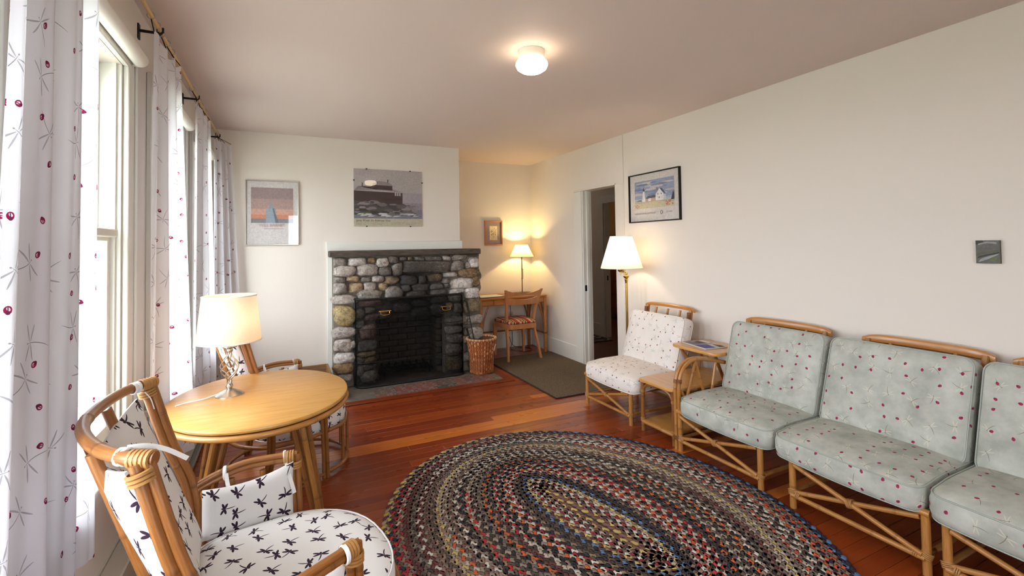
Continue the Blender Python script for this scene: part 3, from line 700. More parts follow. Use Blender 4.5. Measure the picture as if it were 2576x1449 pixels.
# ============================================================ soft parts
def rrect(hx, hy, r, n=6):
    pts = []
    for cx, cy, a0 in ((hx-r, hy-r, 0), (-hx+r, hy-r, PI/2), (-hx+r, -hy+r, PI), (hx-r, -hy+r, 1.5*PI)):
        for k in range(n+1): a = a0+PI/2*k/n; pts.append((cx+r*math.cos(a), cy+r*math.sin(a)))
    out = []
    for i, p in enumerate(pts):                        # extra points on the straight runs
        q = pts[(i+1) % len(pts)]; L = math.dist(p, q); out.append(p)
        k = int(L/.06)
        for j in range(1, k+1): out.append((p[0]+(q[0]-p[0])*j/(k+1), p[1]+(q[1]-p[1])*j/(k+1)))
    return out
def cushion(name, outl, h, dome, mat, parent, X=None, pipe=None, warp=None, uvo=(0, 0), sag=0):
    X = X or Matrix(); n = len(outl); cx = sum(p[0] for p in outl)/n; cy = sum(p[1] for p in outl)/n
    per = [0]
    for i in range(n): per.append(per[-1]+math.dist(outl[i], outl[(i+1) % n]))
    R = [(.12, -h/2-dome*.4), (.5, -h/2-dome*.35), (.85, -h/2-dome*.15), (.975, -h/2), (1.0, -h/2+.008), (1.018, -h*.2), (1.018, h*.2), (1.0, h/2-.008), (.975, h/2), (.9, h/2+dome*.4), (.78, h/2+dome*.68), (.6, h/2+dome*.88), (.4, h/2+dome*.97), (.12, h/2+dome)]
    vs = []; uvt = []
    for s_, z in R:
        for i, (x, y) in enumerate(outl):
            p = Vector((cx+(x-cx)*s_, cy+(y-cy)*s_, z))
            if warp: p = warp(p)
            vs.append(p); uvt.append((cx+(x-cx)*s_+uvo[0], cy+(y-cy)*s_+uvo[1]))
    fs = []; us = []
    for r in range(len(R)-1):
        side = 3 <= r <= 7
        for i in range(n):
            j = (i+1) % n; a, b, c, d = r*n+i, r*n+j, (r+1)*n+j, (r+1)*n+i
            fs.append((a, b, c, d))
            if side: us.append(((per[i]+uvo[0], R[r][1]+uvo[1]+3), (per[i+1]+uvo[0], R[r][1]+uvo[1]+3), (per[i+1]+uvo[0], R[r+1][1]+uvo[1]+3), (per[i]+uvo[0], R[r+1][1]+uvo[1]+3)))
            else: us.append((uvt[a], uvt[b], uvt[c], uvt[d]))
    fs.append(tuple(range(n))[::-1]); us.append(tuple(uvt[k] for k in range(n))[::-1])
    t0 = (len(R)-1)*n; fs.append(tuple(t0+k for k in range(n))); us.append(tuple(uvt[t0+k] for k in range(n)))
    mb = MB(); mb.add([X @ p for p in vs], fs, us); o = mb.build(name, mat, parent, sharp=80)
    if pipe:
        for z in (h/2-.002, -h/2+.002):
            pts = []
            for x, y in outl:
                p = Vector((cx+(x-cx)*.997, cy+(y-cy)*.997, z)); pts.append(X @ (warp(p) if warp else p))
            MB().tube(pts, .0030, 6, closed=True).build('piping', pipe, o)
    return o
def pad(name, fn, nu, nv, th, mat, parent, uvs=(1, 1), uvo=(0, 0)):
    """stuffed pad over a surface fn(u,v), u,v in 0..1; th = thickness"""
    P = [[Vector(fn(i/nu, j/nv)) for i in range(nu+1)] for j in range(nv+1)]
    def nrm(i, j):
        a = P[j][min(i+1, nu)]-P[j][max(i-1, 0)]; b = P[min(j+1, nv)][i]-P[max(j-1, 0)][i]; return a.cross(b).normalized()
    vs = []; uvl = []
    for sgn in (1, -1):
        for j in range(nv+1):
            for i in range(nu+1):
                e = (1-abs(2*i/nu-1)**6)*(1-abs(2*j/nv-1)**6)
                vs.append(P[j][i]+nrm(i, j)*sgn*th/2*(.12+.88*e**.5)); uvl.append((i/nu*uvs[0]+uvo[0]+(3 if sgn < 0 else 0), j/nv*uvs[1]+uvo[1]))
    N1 = (nu+1)*(nv+1); fs = []; W_ = nu+1
    for j in range(nv):
        for i in range(nu):
            a = j*W_+i; fs.append((a, a+1, a+W_+1, a+W_)); fs.append((N1+a, N1+a+W_, N1+a+W_+1, N1+a+1))
    for i in range(nu): fs.append((i, N1+i, N1+i+1, i+1)); b = nv*W_+i; fs.append((b, b+1, N1+b+1, N1+b))
    for j in range(nv): a = j*W_; fs.append((a, a+W_, N1+a+W_, N1+a)); b = a+nu; fs.append((b, N1+b, N1+b+W_, b+W_))
    return MB().add(vs, fs, [tuple(uvl[k] for k in f) for f in fs]).build(name, mat, parent, sharp=80)
def ribbon(pts, w, nrm_hint, mat, parent, name='tie_ribbon'):
    P = cr(pts, 6); vs = []; m = len(P)
    for i, p in enumerate(P):
        d = (P[min(i+1, m-1)]-P[max(i-1, 0)]).normalized(); s_ = d.cross(Vector(nrm_hint)).normalized(); nn = s_.cross(d)
        for a, b in ((-1, -1), (1, -1), (1, 1), (-1, 1)): vs.append(p+s_*a*w/2+nn*b*.0015)
    fs = [(i*4+k, i*4+(k+1) % 4, i*4+4+(k+1) % 4, i*4+4+k) for i in range(m-1) for k in range(4)]+[(0, 1, 2, 3), ((m-1)*4, (m-1)*4+1, (m-1)*4+2, (m-1)*4+3)]
    return MB().add(vs, fs).build(name, mat, parent, sharp=60)

M['navy'] = plain('navy_deck_cloth', (44, 60, 96), .9)
# ============================================================ sectional settee and slipper chair of rattan
def rot_y(a, c=(0, 0, 0)): return Matrix.Translation(c) @ Matrix.Rotation(a, 4, 'Y')
def settee(name, label, cat, yc, half, cy, chalf, fab, pipe, arm=False, group=None, wrapped=False, uvo=(0, 0), seed=0):
    T = thing(name, label, cat, (2.452, yc, 0), 0, group); R = M['rattan']; r = .0140; nd = .22
    hy = half
    def tb(nm, pts, rr=r, node=nd, parent=T, mat=R, seg=8): return MB().tube(pts, rr, seg, node).build(nm, mat, parent)
    for s_ in (-1, 1):
        tb('leg', [(0, s_*hy, 0), (0, s_*hy, .252)], .0165, seg=12); tb('leg', [(.56, s_*hy, 0), (.56, s_*hy, .25)], .0155)
        tb('side_rail', [(-.0, s_*hy, .255), (.60, s_*hy, .225)]); tb('side_stretcher', [(0, s_*hy, .085), (.56, s_*hy, .085)], .0115)
        bp = MB().tube(cr([(.50, s_*(hy-.03), .22), (.60, s_*(hy-.03), .52), (.69, s_*(hy-.03), .835)], 5), .0150, 10, nd).build('back_post', R, T)
        if wrapped: MB().coil((.665, s_*(hy-.03), .755), (.12, 0, 1), .0165, 14, .0095, .003).build('binding', M['cane_dark'], bp)
        if wrapped: tb('back_brace', [(.62, s_*(hy-.03), .40), (.70, s_*(hy-.03), .835)], .014)
    fr = tb('front_rail', [(-.005, -hy-.02, .262), (-.005, hy+.02, .262)], .0165, seg=12); tb('rear_rail', [(.56, -hy, .235), (.56, hy, .235)])
    tb('front_stretcher', [(-.012, -hy, .072), (-.012, hy, .072)], .0125, seg=12); tb('rear_stretcher', [(.56, -hy, .085), (.56, hy, .085)], .014)
    tb('front_brace', [(-.016, hy-.02, .235), (-.016, -hy+.01, .085)], .0118, seg=12); tb('front_brace', [(-.002, hy-.01, .085), (-.002, -hy+.02, .235)], .0118, seg=12)
    for k in range(4): tb('seat_slat', [(.06+.13*k, -hy, .238), (.06+.13*k, hy, .238)], .008, 0)
    b = MB(); b.coil((-.010, 0, .160), (0, 1, -.3), .0185, 4, .007)
    b.build('binding', M['cane'], T)
    for s_ in (-1, 1):
        bb = MB(); bb.coil((0, s_*hy, .085), (.25, s_*.3, 1), .0195, 4, .007); bb.coil((-.006, s_*(hy-.035), .078), (0, 1, .12), .0175, 3, .007)
        bb.build('binding', M['cane'], T)
    # top rail: a flat shaped piece of wood
    rail = MB(); q = 18
    pr = [(.0, -.028), (.013, -.020), (.015, .008), (.008, .022), (-.008, .022), (-.015, .008), (-.013, -.020)]
    vs = []
    if wrapped: pr = [(a*.9, b*.62) for a, b in pr]
    for i in range(q+1):
        t_ = i/q; yy = (t_*2-1)*(hy+.005); e = (abs(2*t_-1))**8; dz = .006*(1-(2*t_-1)**2)-.016*e
        for (px, pz) in pr: vs.append(Vector((.70+px*(1-.3*e), yy, (.848 if wrapped else .838)+dz+pz*(1-.25*e))))
    n = len(pr); fs = [(i*n+k, i*n+(k+1) % n, (i+1)*n+(k+1) % n, (i+1)*n+k) for i in range(q) for k in range(n)]+[tuple(range(n)), tuple(q*n+k for k in range(n))]
    rail.add(vs, fs).build('top_rail', M['railwood'], T)
    for k in range(3 if wrapped else 2):
        yy = -hy*.5+hy*(k*.5 if wrapped else k); tb('back_spindle', [(.53, yy, .25), (.69, yy, .825)], .0105, .3)
    if arm:
        ya = hy+.005
        for dy, dx in ((0, 0), (.028, -.004)):
            a = MB().tube(cr([(dx, ya+dy, 0), (dx, ya+dy, .30), (dx+.002, ya+dy, .44), (dx+.035, ya+dy, .535), (dx+.11, ya+dy, .588), (dx+.21, ya+dy, .596), (dx+.33, ya+dy, .572), (dx+.48, ya+dy, .535)], 6), .0130, 12, .26).build('arm_hoop', R, T)
        for p0, p1 in (((.04, .255), (.16, .585)), ((.16, .585), (.27, .25)), ((.29, .25), (.36, .56)), ((.02, .40), (.10, .255)), ((.03, .245), (-.0, .12))):
            tb('arm_spindle', [(p0[0], ya, p0[1]), (p1[0], ya, p1[1])], .0105, .16)
        bb = MB(); bb.coil((.006, ya+.0, .465), (.15, 0, 1), .0145, 4, .007); bb.coil((.004, ya+.028, .46), (.15, 0, 1), .0145, 4, .007); bb.coil((.0, ya+.014, .085), (0, .3, 1), .029, 4, .007)
        bb.build('binding', M['cane_dark'], T)
    bx('seat_deck', M['navy'], (.02, .54, -hy+.03, hy-.03, .252, .262), T, .002)
    # cushions
    off = cy-yc; rr_ = random.Random(seed); dl = rr_.uniform(-.01, .01)
    def sw(p):
        return Vector((p.x, p.y, p.z-.020*max(0, -p.x-.1)/.18-.012*math.cos(p.y/chalf*PI/2)*(1 if p.z < 0 else .3)))
    cushion('seat_cushion', rrect(.285, chalf, .055), .105, .022, M[fab], T, Matrix.Translation((.245, off, .333)), M[pipe], sw, uvo)
    X = Matrix.Translation((.49, off, .590 if not wrapped else .566)) @ Matrix.Rotation(math.radians(17+dl*100), 4, 'Y') @ Matrix.Rotation(-PI/2, 4, 'Y')
    cushion('back_cushion', rrect(.252 if not wrapped else .232, chalf-.005, .05), .105, .03, M[fab], T, X, M[pipe], None, (uvo[0]+5.3, uvo[1]))
    if wrapped:
        X = Matrix.Translation((.555, off, .545)) @ Matrix.Rotation(math.radians(17), 4, 'Y') @ Matrix.Rotation(-PI/2, 4, 'Y')
    return T
M['railwood'] = wood('rail_wood', (176, 112, 48), (196, 134, 68), (20, 3, 20), .3, .4)
settee('rattan_settee', 'sage green cushioned rattan settee section with arched rattan arm, beside end table', 'sofa', 2.153, .302, 2.10, .330, 'f_sofa', 'pipe_sofa', True, seed=1)
settee('rattan_settee', 'armless sage green cushioned rattan settee section, middle one of three', 'sofa', 1.370, .292, 1.412, .334, 'f_sofa', 'pipe_sofa', uvo=(7.7, 2.1), seed=2)
settee('rattan_settee', 'armless sage green cushioned rattan settee section farthest from the end table', 'sofa', .715, .292, .733, .324, 'f_sofa', 'pipe_sofa', uvo=(13.1, 5.4), seed=3)
settee('rattan_slipper_chair', 'low armless rattan chair with cream dragonfly print cushions beside brass floor lamp', 'chair', 3.257, .292, 3.207, .330, 'f_chair', 'pipe_chair', wrapped=True, seed=4)

# ============================================================ two-tier end table with magazine
et = thing('rattan_end_table', 'two-tier rattan end table with golden wood tops between chair and settee', 'table', (2.46, 2.69, 0))
def slabtop(nm, x0, x1, y0, y1, z, th, parent, mat, r=.05):
    o = rrect((x1-x0)/2, (y1-y0)/2, r, 5); c = ((x0+x1)/2, (y0+y1)/2)
    n = len(o); vs = []
    R = [(.985, 0), (1.0, th*.3), (1.0, th*.7), (.985, th)]
    for s_, zz in R: vs += [Vector((c[0]+x*s_, c[1]+y*s_, z+zz)) for x, y in o]
    fs = [(r_*n+i, r_*n+(i+1) % n, (r_+1)*n+(i+1) % n, (r_+1)*n+i) for r_ in range(3) for i in range(n)]+[tuple(range(n))[::-1], tuple(3*n+i for i in range(n))]
    return MB().add(vs, fs).build(nm, mat, parent)
slabtop('lower_top', -.03, .66, -.188, .180, .374, .022, et, M['oak'])
slabtop('upper_top', .33, .695, -.25, .19, .594, .022, et, M['oak'], .045)
slabtop('shelf', 0, .62, -.155, .150, .070, .016, et, M['oak'], .02)
for x in (.012, .60):
    for y_ in (-.158, .158):
        lg = MB().tube([(x, y_, 0), (x, y_, .374)], .0150, 10, .2).build('leg', M['rattan2'], et)
        bb = MB(); bb.coil((x, y_, .085), (0, 0, 1), .0160, 4, .007); bb.coil((x, y_, .30), (0, 0, 1), .0160, 3, .007); bb.build('binding', M['cane'], lg)
    MB().tube(cr([(x, -.155, .30), (x, -.12, .345), (x, -.05, .365), (x, .05, .365), (x, .12, .345), (x, .155, .30)], 5), .0105, 8).build('arched_brace', M['rattan2'], et)
for y_ in (-.158, .158):
    MB().tube([(.012, y_, .075), (.60, y_, .075)], .011, 8, .2).build('stretcher', M['rattan'], et)
    MB().tube([(.012, y_*.98, .340), (.60, y_*.98, .340)], .011, 8, .2).build('apron_rail', M['rattan2'], et)
MB().tube([(.008, -.158, .072), (.008, .158, .072)], .015, 8, .2).build('shelf_edge', M['rattan'], et)
for y_ in (-.20, .14):
    MB().tube([(.38, y_, .594), (.52, y_*.75, .396)], .0125, 8, .2).build('tier_support', M['rattan2'], et); MB().tube([(.64, y_, .594), (.54, y_*.75, .396)], .0125, 8, .2).build('tier_support', M['rattan2'], et)
mg = thing('magazine', 'open glossy magazine lying on the upper tier of the end table', 'magazine', (2.965, 2.70, .617), 1.42)
def prints(name, polys, w, h, parent, X, mat=None, dz=.0004):
    """flat print: coloured polygons, u right and v up in 0..1"""
    mb = MB()
    for i, (c, P) in enumerate(polys):
        mb.add([X @ Vector((u*w, v*h, i*dz)) for u, v in P], [tuple(range(len(P)))], cols=[lin(c)]*len(P))
    return mb.build(name, mat or M['print'], parent, recalc=False, flat=True)
def rc(x0, y0, x1, y1): return [(x0, y0), (x1, y0), (x1, y1), (x0, y1)]
bx('pages', plain('magazine_paper', (214, 210, 206), .4), (-.14, .14, -.10, .10, 0, .006), mg, .001)
prints('page_print', [((198, 194, 196), rc(0, 0, 1, 1)), ((92, 92, 150), [(.02, .5), (.46, .42), (.5, .98), (.04, .98)]), ((206, 204, 208), [(.02, .4), (.46, .33), (.46, .42), (.02, .5)]), ((70, 66, 66), [(.03, .03), (.2, .05), (.42, .2), (.03, .3)]),
    ((168, 160, 158), [(.52, .05), (.98, .05), (.98, .95), (.52, .95)]), ((96, 82, 84), [(.56, .3), (.9, .35), (.86, .62), (.6, .6)]), ((126, 128, 150), [(.55, .66), (.96, .66), (.96, .92), (.55, .92)]), ((222, 220, 220), [(.55, .08), (.96, .08), (.96, .26), (.55, .26)])], .27, .19, mg, Matrix.Translation((-.135, -.095, .0065)))

# ============================================================ braided rug
rg = thing('braided_rug', 'oval braided rag rug in browns, greys, red and blue on the wood floor', 'rug', (1.435, 2.067, .001), math.atan2(-.984, .18)-PI*1.0+PI)
RA, RB, PT = 1.200, 1.012, .0345
PAL = [(96, 80, 70)]*4+[(66, 54, 50)]*4+[(38, 35, 38)]*5+[(132, 116, 102)]*4+[(164, 148, 130)]*4+[(190, 178, 162)]*4+[(116, 100, 94)]*3+[(44, 42, 60)]*2+[(104, 54, 52)]*2+[(146, 120, 94)]*3+[(214, 206, 194)]*3+[(122, 84, 76)]*3+[(152, 124, 110)]*3
ACC = [(172, 40, 42), (190, 44, 50), (206, 96, 48), (96, 128, 176), (206, 180, 104), (52, 120, 104), (196, 84, 60), (150, 40, 50), (150, 60, 50), (184, 60, 56), (206, 180, 104), (96, 128, 176), (206, 96, 48)]
rr = random.Random(11); k = 0
while True:
    a_, b_ = RA-PT*.80*(k+.5), RB-PT*(k+.5)
    if b_ < .012: break
    n = 240; el = []; L = [0]
    for i in range(n+1): an = 2*PI*i/n; el.append((a_*math.cos(an), b_*math.sin(an)))
    for i in range(n): L.append(L[-1]+math.dist(el[i], el[i+1]))
    ns = max(9, int(L[-1]/.0370)); step = L[-1]/ns; mb = MB(); j = 0
    ac = rr.random() < .5
    strand = [rr.choice(PAL) for _ in range(3)]; left = [rr.randint(20, 80) for _ in range(3)]
    if ac: strand[0] = rr.choice(ACC)
    q = 0; off = rr.random()*step; ang0 = 0
    for s_ in range(ns*2):
        l = ((s_*.5)*step+off) % L[-1]
        j = min(n-1, int(l/L[-1]*n)); 
        while j < n-1 and L[j+1] < l: j += 1
        while j > 0 and L[j] > l: j -= 1
        t_ = (l-L[j])/max(1e-9, L[j+1]-L[j]); x = el[j][0]+(el[j+1][0]-el[j][0])*t_; y_ = el[j][1]+(el[j+1][1]-el[j][1])*t_
        tx, ty = el[j+1][0]-el[j][0], el[j+1][1]-el[j][1]; tl = math.hypot(tx, ty); tx /= tl; ty /= tl; nx, ny = ty, -tx
        sd = 1 if s_ % 2 else -1; i3 = s_ % 3
        left[i3] -= 1
        if left[i3] <= 0:
            strand[i3] = rr.choice(ACC) if (rr.random() < (.20 if i3 == 0 else .05)) else rr.choice(PAL); left[i3] = rr.randint(14, 70)
        kx = rr.uniform(.82, 1.12); c = tuple(min(1, v_*kx) for v_ in lin(strand[i3]))
        ca, sa = math.cos(.52*sd), math.sin(.52*sd)
        ux, uy = tx*ca+nx*sa, ty*ca+ny*sa; wx, wy = -uy, ux
        px, py = x+nx*sd*PT*.245, y_+ny*sd*PT*.245
        hl, hw_ = .0262, .0128
        vs = []
        for m_, z in ((1, .0045), (.80, .0098)):
            for (p, q_) in ((1, 0), (.45, 1), (-.55, 1), (-1, 0), (-.45, -1), (.55, -1)):
                vs.append(Vector((px+ux*hl*p*m_+wx*hw_*q_*m_, py+uy*hl*p*m_+wy*hw_*q_*m_, z)))
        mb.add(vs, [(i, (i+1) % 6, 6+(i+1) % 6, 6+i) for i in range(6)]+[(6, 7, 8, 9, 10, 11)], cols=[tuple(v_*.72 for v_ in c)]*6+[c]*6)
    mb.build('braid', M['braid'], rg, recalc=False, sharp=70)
    k += 1
MB().lathe([(0, .0005), (1, .0005), (1, .005), (0, .005)], 64, M=Matrix.Diagonal((RA-.004, RB-.004, 1, 1))).build('backing', plain('rug_backing', (52, 44, 40), .95), rg)
# brown carpet mat by the doorway
t = NT('brown_loop_carpet'); f = t.noise(t.coord(), 110, 3, .8); t.set(t.ramp(f, [(.36, lin((52, 40, 28))), (.64, lin((132, 112, 88)))]), .98); t.bump(f, .8, .006); M['carpet'] = t.m
cm = thing('carpet_mat', 'brown speckled carpet mat on the floor between fireplace and doorway', 'mat', (2.73, 4.615, .001))
bx('pile', M['carpet'], (-.455, .465, -.825, .825, 0, .010), cm, .003)
bd = plain('mat_binding', (46, 34, 26), .9)
for d in ((-.468, -.455, -.835, .835, 0, .009), (-.455, .465, -.838, -.825, 0, .009), (-.455, .465, .825, .838, 0, .009)): bx('bound_edge', bd, d, cm, .002)
# ============================================================ oval rattan table and table lamp
TZ = .72
tb_ = thing('rattan_table', 'round-topped honey maple rattan table by the window between two armchairs', 'table', (-.087, 2.61, 0))
rx, ry = .392, .473
D_ = Matrix.Diagonal((rx, ry, 1, 1))
MB().lathe([(0, TZ-.026), (.965, TZ-.026), (.992, TZ-.020), (1.0, TZ-.012), (.995, TZ-.004), (.975, TZ), (0, TZ)], 72, M=D_).build('table_top', M['tabletop'], tb_)
MB().tube([(rx*.985*math.cos(2*PI*k/64), ry*.985*math.sin(2*PI*k/64), TZ-.0385) for k in range(64)], .0125, 10, .9, closed=True).build('rim_pole', M['rattan'], tb_)
MB().tube([(rx*.90*math.cos(2*PI*k/64), ry*.90*math.sin(2*PI*k/64), TZ-.041) for k in range(64)], .012, 6, closed=True).build('inner_rim_pole', M['rattan2'], tb_)
for sx in (-1, 1):
    for sy in (-1, 1):
        for k, (a, b, r) in enumerate((((.16, .19), (.278, .240), .0120), ((.115, .13), (.262, .205), .0105), ((.19, .13), (.285, .195), .0105))):
            MB().tube([(sx*a[0], sy*a[1], TZ-.05), (sx*b[0], sy*b[1], 0)], r, 8, .27).build('leg', M['rattan' if k == 0 else 'rattan2'], tb_)
        MB().coil((sx*.258, sy*.225, .135), (sx*.17, sy*.08, -1), .022, 5, .007).build('binding', M['cane_dark'], tb_)
for a, b in (((.258, .22), (.258, -.22)), ((-.258, .22), (-.258, -.22)), ((.25, .22), (-.25, .22)), ((.25, -.22), (-.25, -.22))):
    MB().tube([(*a, .135), (*b, .135)], .0100, 8, .22).build('stretcher', M['rattan2'], tb_)
MB().tube([(-rx*.9, 0, TZ-.04), (rx*.9, 0, TZ-.04)], .012, 8).build('bearer', M['rattan2'], tb_); MB().tube([(0, -ry*.9, TZ-.04), (0, ry*.9, TZ-.04)], .012, 8).build('bearer', M['rattan2'], tb_)

def point(name, loc, watt, col, parent, r=.03):
    ld = bpy.data.lights.new(name, 'POINT'); ld.energy = watt; ld.color = col; ld.shadow_soft_size = r
    o = bpy.data.objects.new(name, ld); COL.objects.link(o); o.location = loc; o.parent = parent; return o
def shade(name, r0, r1, z0, z1, mat, parent, c=(0, 0), pleat=0):
    seg = 72; vs = []; fs = []
    for (r, z) in ((r0, z0), (r0+(r1-r0)*.5, (z0+z1)/2), (r1, z1)):
        for k in range(seg):
            a = 2*PI*k/seg; q = r*(1+(pleat if k % 2 else 0)); vs.append((c[0]+q*math.cos(a), c[1]+q*math.sin(a), z))
    for i in range(2): fs += [(i*seg+k, i*seg+(k+1) % seg, (i+1)*seg+(k+1) % seg, (i+1)*seg+k) for k in range(seg)]
    o = MB().add(vs, fs).build(name, mat, parent, recalc=False, sharp=170)
    for r, z in ((r0, z0), (r1, z1)): MB().tube([(c[0]+r*math.cos(2*PI*k/48), c[1]+r*math.sin(2*PI*k/48), z) for k in range(48)], .003, 6, closed=True).build('shade_hem', M['white'], o)
    return o
WARM = (1.0, .78, .50)
tl = thing('table_lamp', 'satin nickel table lamp with twisted cage stem and linen drum shade', 'lamp', (-.225, 2.668, TZ))
MB().lathe([(0, 0), (.062, 0), (.062, .004), (.052, .010), (.030, .022), (.012, .030), (0, .032)], 36).build('base', M['nickel'], tl)
MB().lathe([(0, .028), (.010, .03), (.016, .040), (.016, .046), (.010, .056), (0, .058)], 24).build('knuckle', M['nickel'], tl)
for k in range(6):
    pts = []
    for i in range(17):
        t_ = i/16; a = 2*PI*k/6+t_*PI*1.15; r = .009+.030*math.sin(PI*min(1, max(0, (t_-.12)/.80)))**1.2; pts.append((r*math.cos(a), r*math.sin(a), .055+t_*.150))
    MB().tube(pts, .0032, 6).build('cage_wire', M['nickel'], tl)
MB().lathe([(.008, .200), (.014, .206), (.016, .214), (.013, .222), (.010, .226), (.034, .230), (.034, .233), (.010, .235), (.009, .262), (0, .264)], 24).build('collar', M['nickel'], tl)
shade('lamp_shade', .138, .116, .258, .474, M['shade_linen'], tl)
MB().lathe([(0, .262), (.014, .27), (.024, .31), (.030, .345), (.022, .37), (0, .378)], 16).build('bulb', M['bulb'], tl)
MB().tube(cr([(-.055, .0, .008), (-.10, -.035, .0045), (-.16, -.06, .0045), (-.20, -.09, .0045)], 6), .003, 6).build('cord', M['white'], tl)
point('table_lamp_light', (0, 0, .36), 3.4, (1, .82, .60), tl)

# ============================================================ barrel armchairs
def armchair(name, label, loc, rz, sc_, uvo):
    T = thing(name, label, 'chair', loc, rz, scale=sc_); R = M['rattan2']; nd = .3
    def tb(nm, pts, r, mat=R, node=nd, parent=T): return MB().tube(pts, r, 14, node).build(nm, mat, parent)
    BZ = .975
    tb('back_rail', cr([(-.185, .372, BZ), (-.235, .335, BZ+.002), (-.300, .20, BZ), (-.335, 0, BZ-.002), (-.300, -.20, BZ), (-.235, -.335, BZ+.002), (-.185, -.372, BZ)], 7), .0150)
    for s_ in (-1, 1):
        for k, dx in enumerate((0, -.023)):
            tb('back_post', cr([(-.197+dx, s_*.368, BZ-.005), (-.14+dx, s_*.392, .76), (-.075+dx, s_*.405, .57), (-.05+dx, s_*.395, .30), (-.08+dx, s_*.37, 0)], 6), .0125)
        bb = MB(); bb.coil((-.209, s_*.370, BZ-.032), (.27, s_*.1, -1), .0235, 3, .009, .0035); bb.coil((-.208, s_*.357, BZ), (.55, s_*.45, 0), .0165, 5, .010, .0035); bb.build('binding', M['cane'], T)
        for k, dz in enumerate((0, -.019)):
            tb('arm', cr([(-.075, s_*.405, .575+dz), (.0, s_*.412, .598+dz), (.10, s_*.400, .618+dz), (.255, s_*.350, .622+dz)], 6), .0105)
        for k, dx in enumerate((0, -.022)):
            tb('front_post', [(.255+dx, s_*(.350-.004*k), .622), (.278+dx, s_*.335, 0)], .0115)
        bb = MB(); bb.coil((.244, s_*.349, .585), (0, 0, 1), .0235, 3, .009, .0035); bb.coil((.228, s_*.358, .612), (.155, -s_*.05, .004), .0215, 4, .009, .0035); bb.build('binding', M['cane'], T)
        for x, z in ((.04, .60), (.14, .61)): tb('arm_spindle', [(x, s_*(.405 if x < .1 else .385), z-.03), (x+.02, s_*.37, .30)], .0105, R, .2)
        bb = MB(); bb.coil((.272, s_*.335, .30), (0, 0, 1), .0145, 3, .008); bb.build('binding', M['cane_dark'], T)
    for yy in (-.19, .0, .19):
        xb = -.335+.9*yy*yy; tb('back_spindle', [(xb, yy, BZ-.02), (xb+.21, yy*1.15, .30)], .0135)
    for z, nm in ((.290, 'seat_hoop'), (.028, 'floor_hoop')):
        tb(nm, cr([(.262, .33, z), (.39, .25, z), (.465, .12, z), (.488, 0, z), (.465, -.12, z), (.39, -.25, z), (.262, -.33, z)], 6), .0125, R, .35)
        tb(nm, cr([(.262, -.33, z), (.12, -.375, z), (-.08, -.372, z), (-.22, -.22, z), (-.255, 0, z), (-.22, .22, z), (-.08, .372, z), (.12, .375, z), (.262, .33, z)], 6), .0115, R, .35)
    for yy in (-.22, -.08, .08, .22):
        xx = .488-1.7*yy*yy; tb('front_spindle', [(xx, yy, .285), (xx, yy, .03)], .0105, R, .2)
    # seat cushion, round in front
    ol = []
    for k in range(40):
        a = 2*PI*k/40; c, s_ = math.cos(a), math.sin(a)
        if c >= 0: p = (.12+.340*abs(c)**.85, .335*math.copysign(abs(s_)**.85, s_))
        else: p = (.12-.27*abs(c)**.6, .335*math.copysign(abs(s_)**.8, s_))
        ol.append(p)
    cushion('seat_cushion', ol, .118, .035, M['f_arm'], T, Matrix.Translation((0, 0, .352)), M['pipe_arm'], None, uvo)
    def back(u, v):
        y_ = .335*(1-2*u); ztop = .895+.045*abs(2*u-1)**2; z = .42+(ztop-.42)*v
        return (-.055-(z-.42)*.34-.085*(1-(y_/.345)**2)*(.35+.65*v), y_*(1-.06*v), z)
    pad('back_pad', back, 18, 14, .055, M['f_arm'], T, (.67, .47), (uvo[0]+4, uvo[1]))
    for s_ in (-1, 1):
        def armpad(u, v, s_=s_):
            x = -.055+.29*u; z = .40+(.575-.40-.02*math.sin(PI*u))*v
            return (x, s_*(.352-.03*u+.012*math.sin(PI*v)), z+.03*u*v)
        f_ = armpad if s_ < 0 else (lambda u, v: armpad(1-u, v, 1))
        pad('arm_pad', f_, 12, 8, .034, M['f_arm'], T, (.30, .20), (uvo[0]+9+s_, uvo[1]))
        # ties
        W_ = M['white']
        y0 = s_*.318
        MB().coil((-.240, y0, BZ), (.5, s_*.5, 0), .0165, 2, .012, .003).build('tie_ribbon', W_, T)
        ribbon([(-.215, y0, BZ-.018), (-.20, y0-s_*.004, BZ-.04), (-.19, y0-s_*.008, .90)], .016, (1, 0, 0), W_, T)
        if s_ < 0: ribbon([(-.235, y0+.005, BZ+.017), (-.20, y0-s_*.010, BZ+.010), (-.165, y0-s_*.018, BZ-.010), (-.125, y0-s_*.028, BZ-.045)], .010, (0, s_, .3), W_, T)
        for x in (.02, .215):
            yy = s_*(.408 if x < .1 else .366)
            MB().coil((x, yy, .594 if x < .1 else .612), (1, -s_*.2, .06), .0225, 1, .013, .003).build('tie_ribbon', W_, T)
            ribbon([(x, yy-s_*.022, .60), (x+.004, yy-s_*.040, .565), (x+.012, yy-s_*.056, .53), (x+.02, yy-s_*.062, .495)], .013, (0, s_, 0), W_, T)
    return T
armchair('barrel_armchair', 'rattan barrel armchair with dragonfly cushions between window curtain and braided rug', (-.13, 1.66, 0), math.radians(10.8), 1.0, (0, 0))
armchair('barrel_armchair', 'rattan barrel armchair with dragonfly cushions between round table and fireplace', (-.06, 3.455, 0), math.radians(10), .96, (2.3, 1.1))

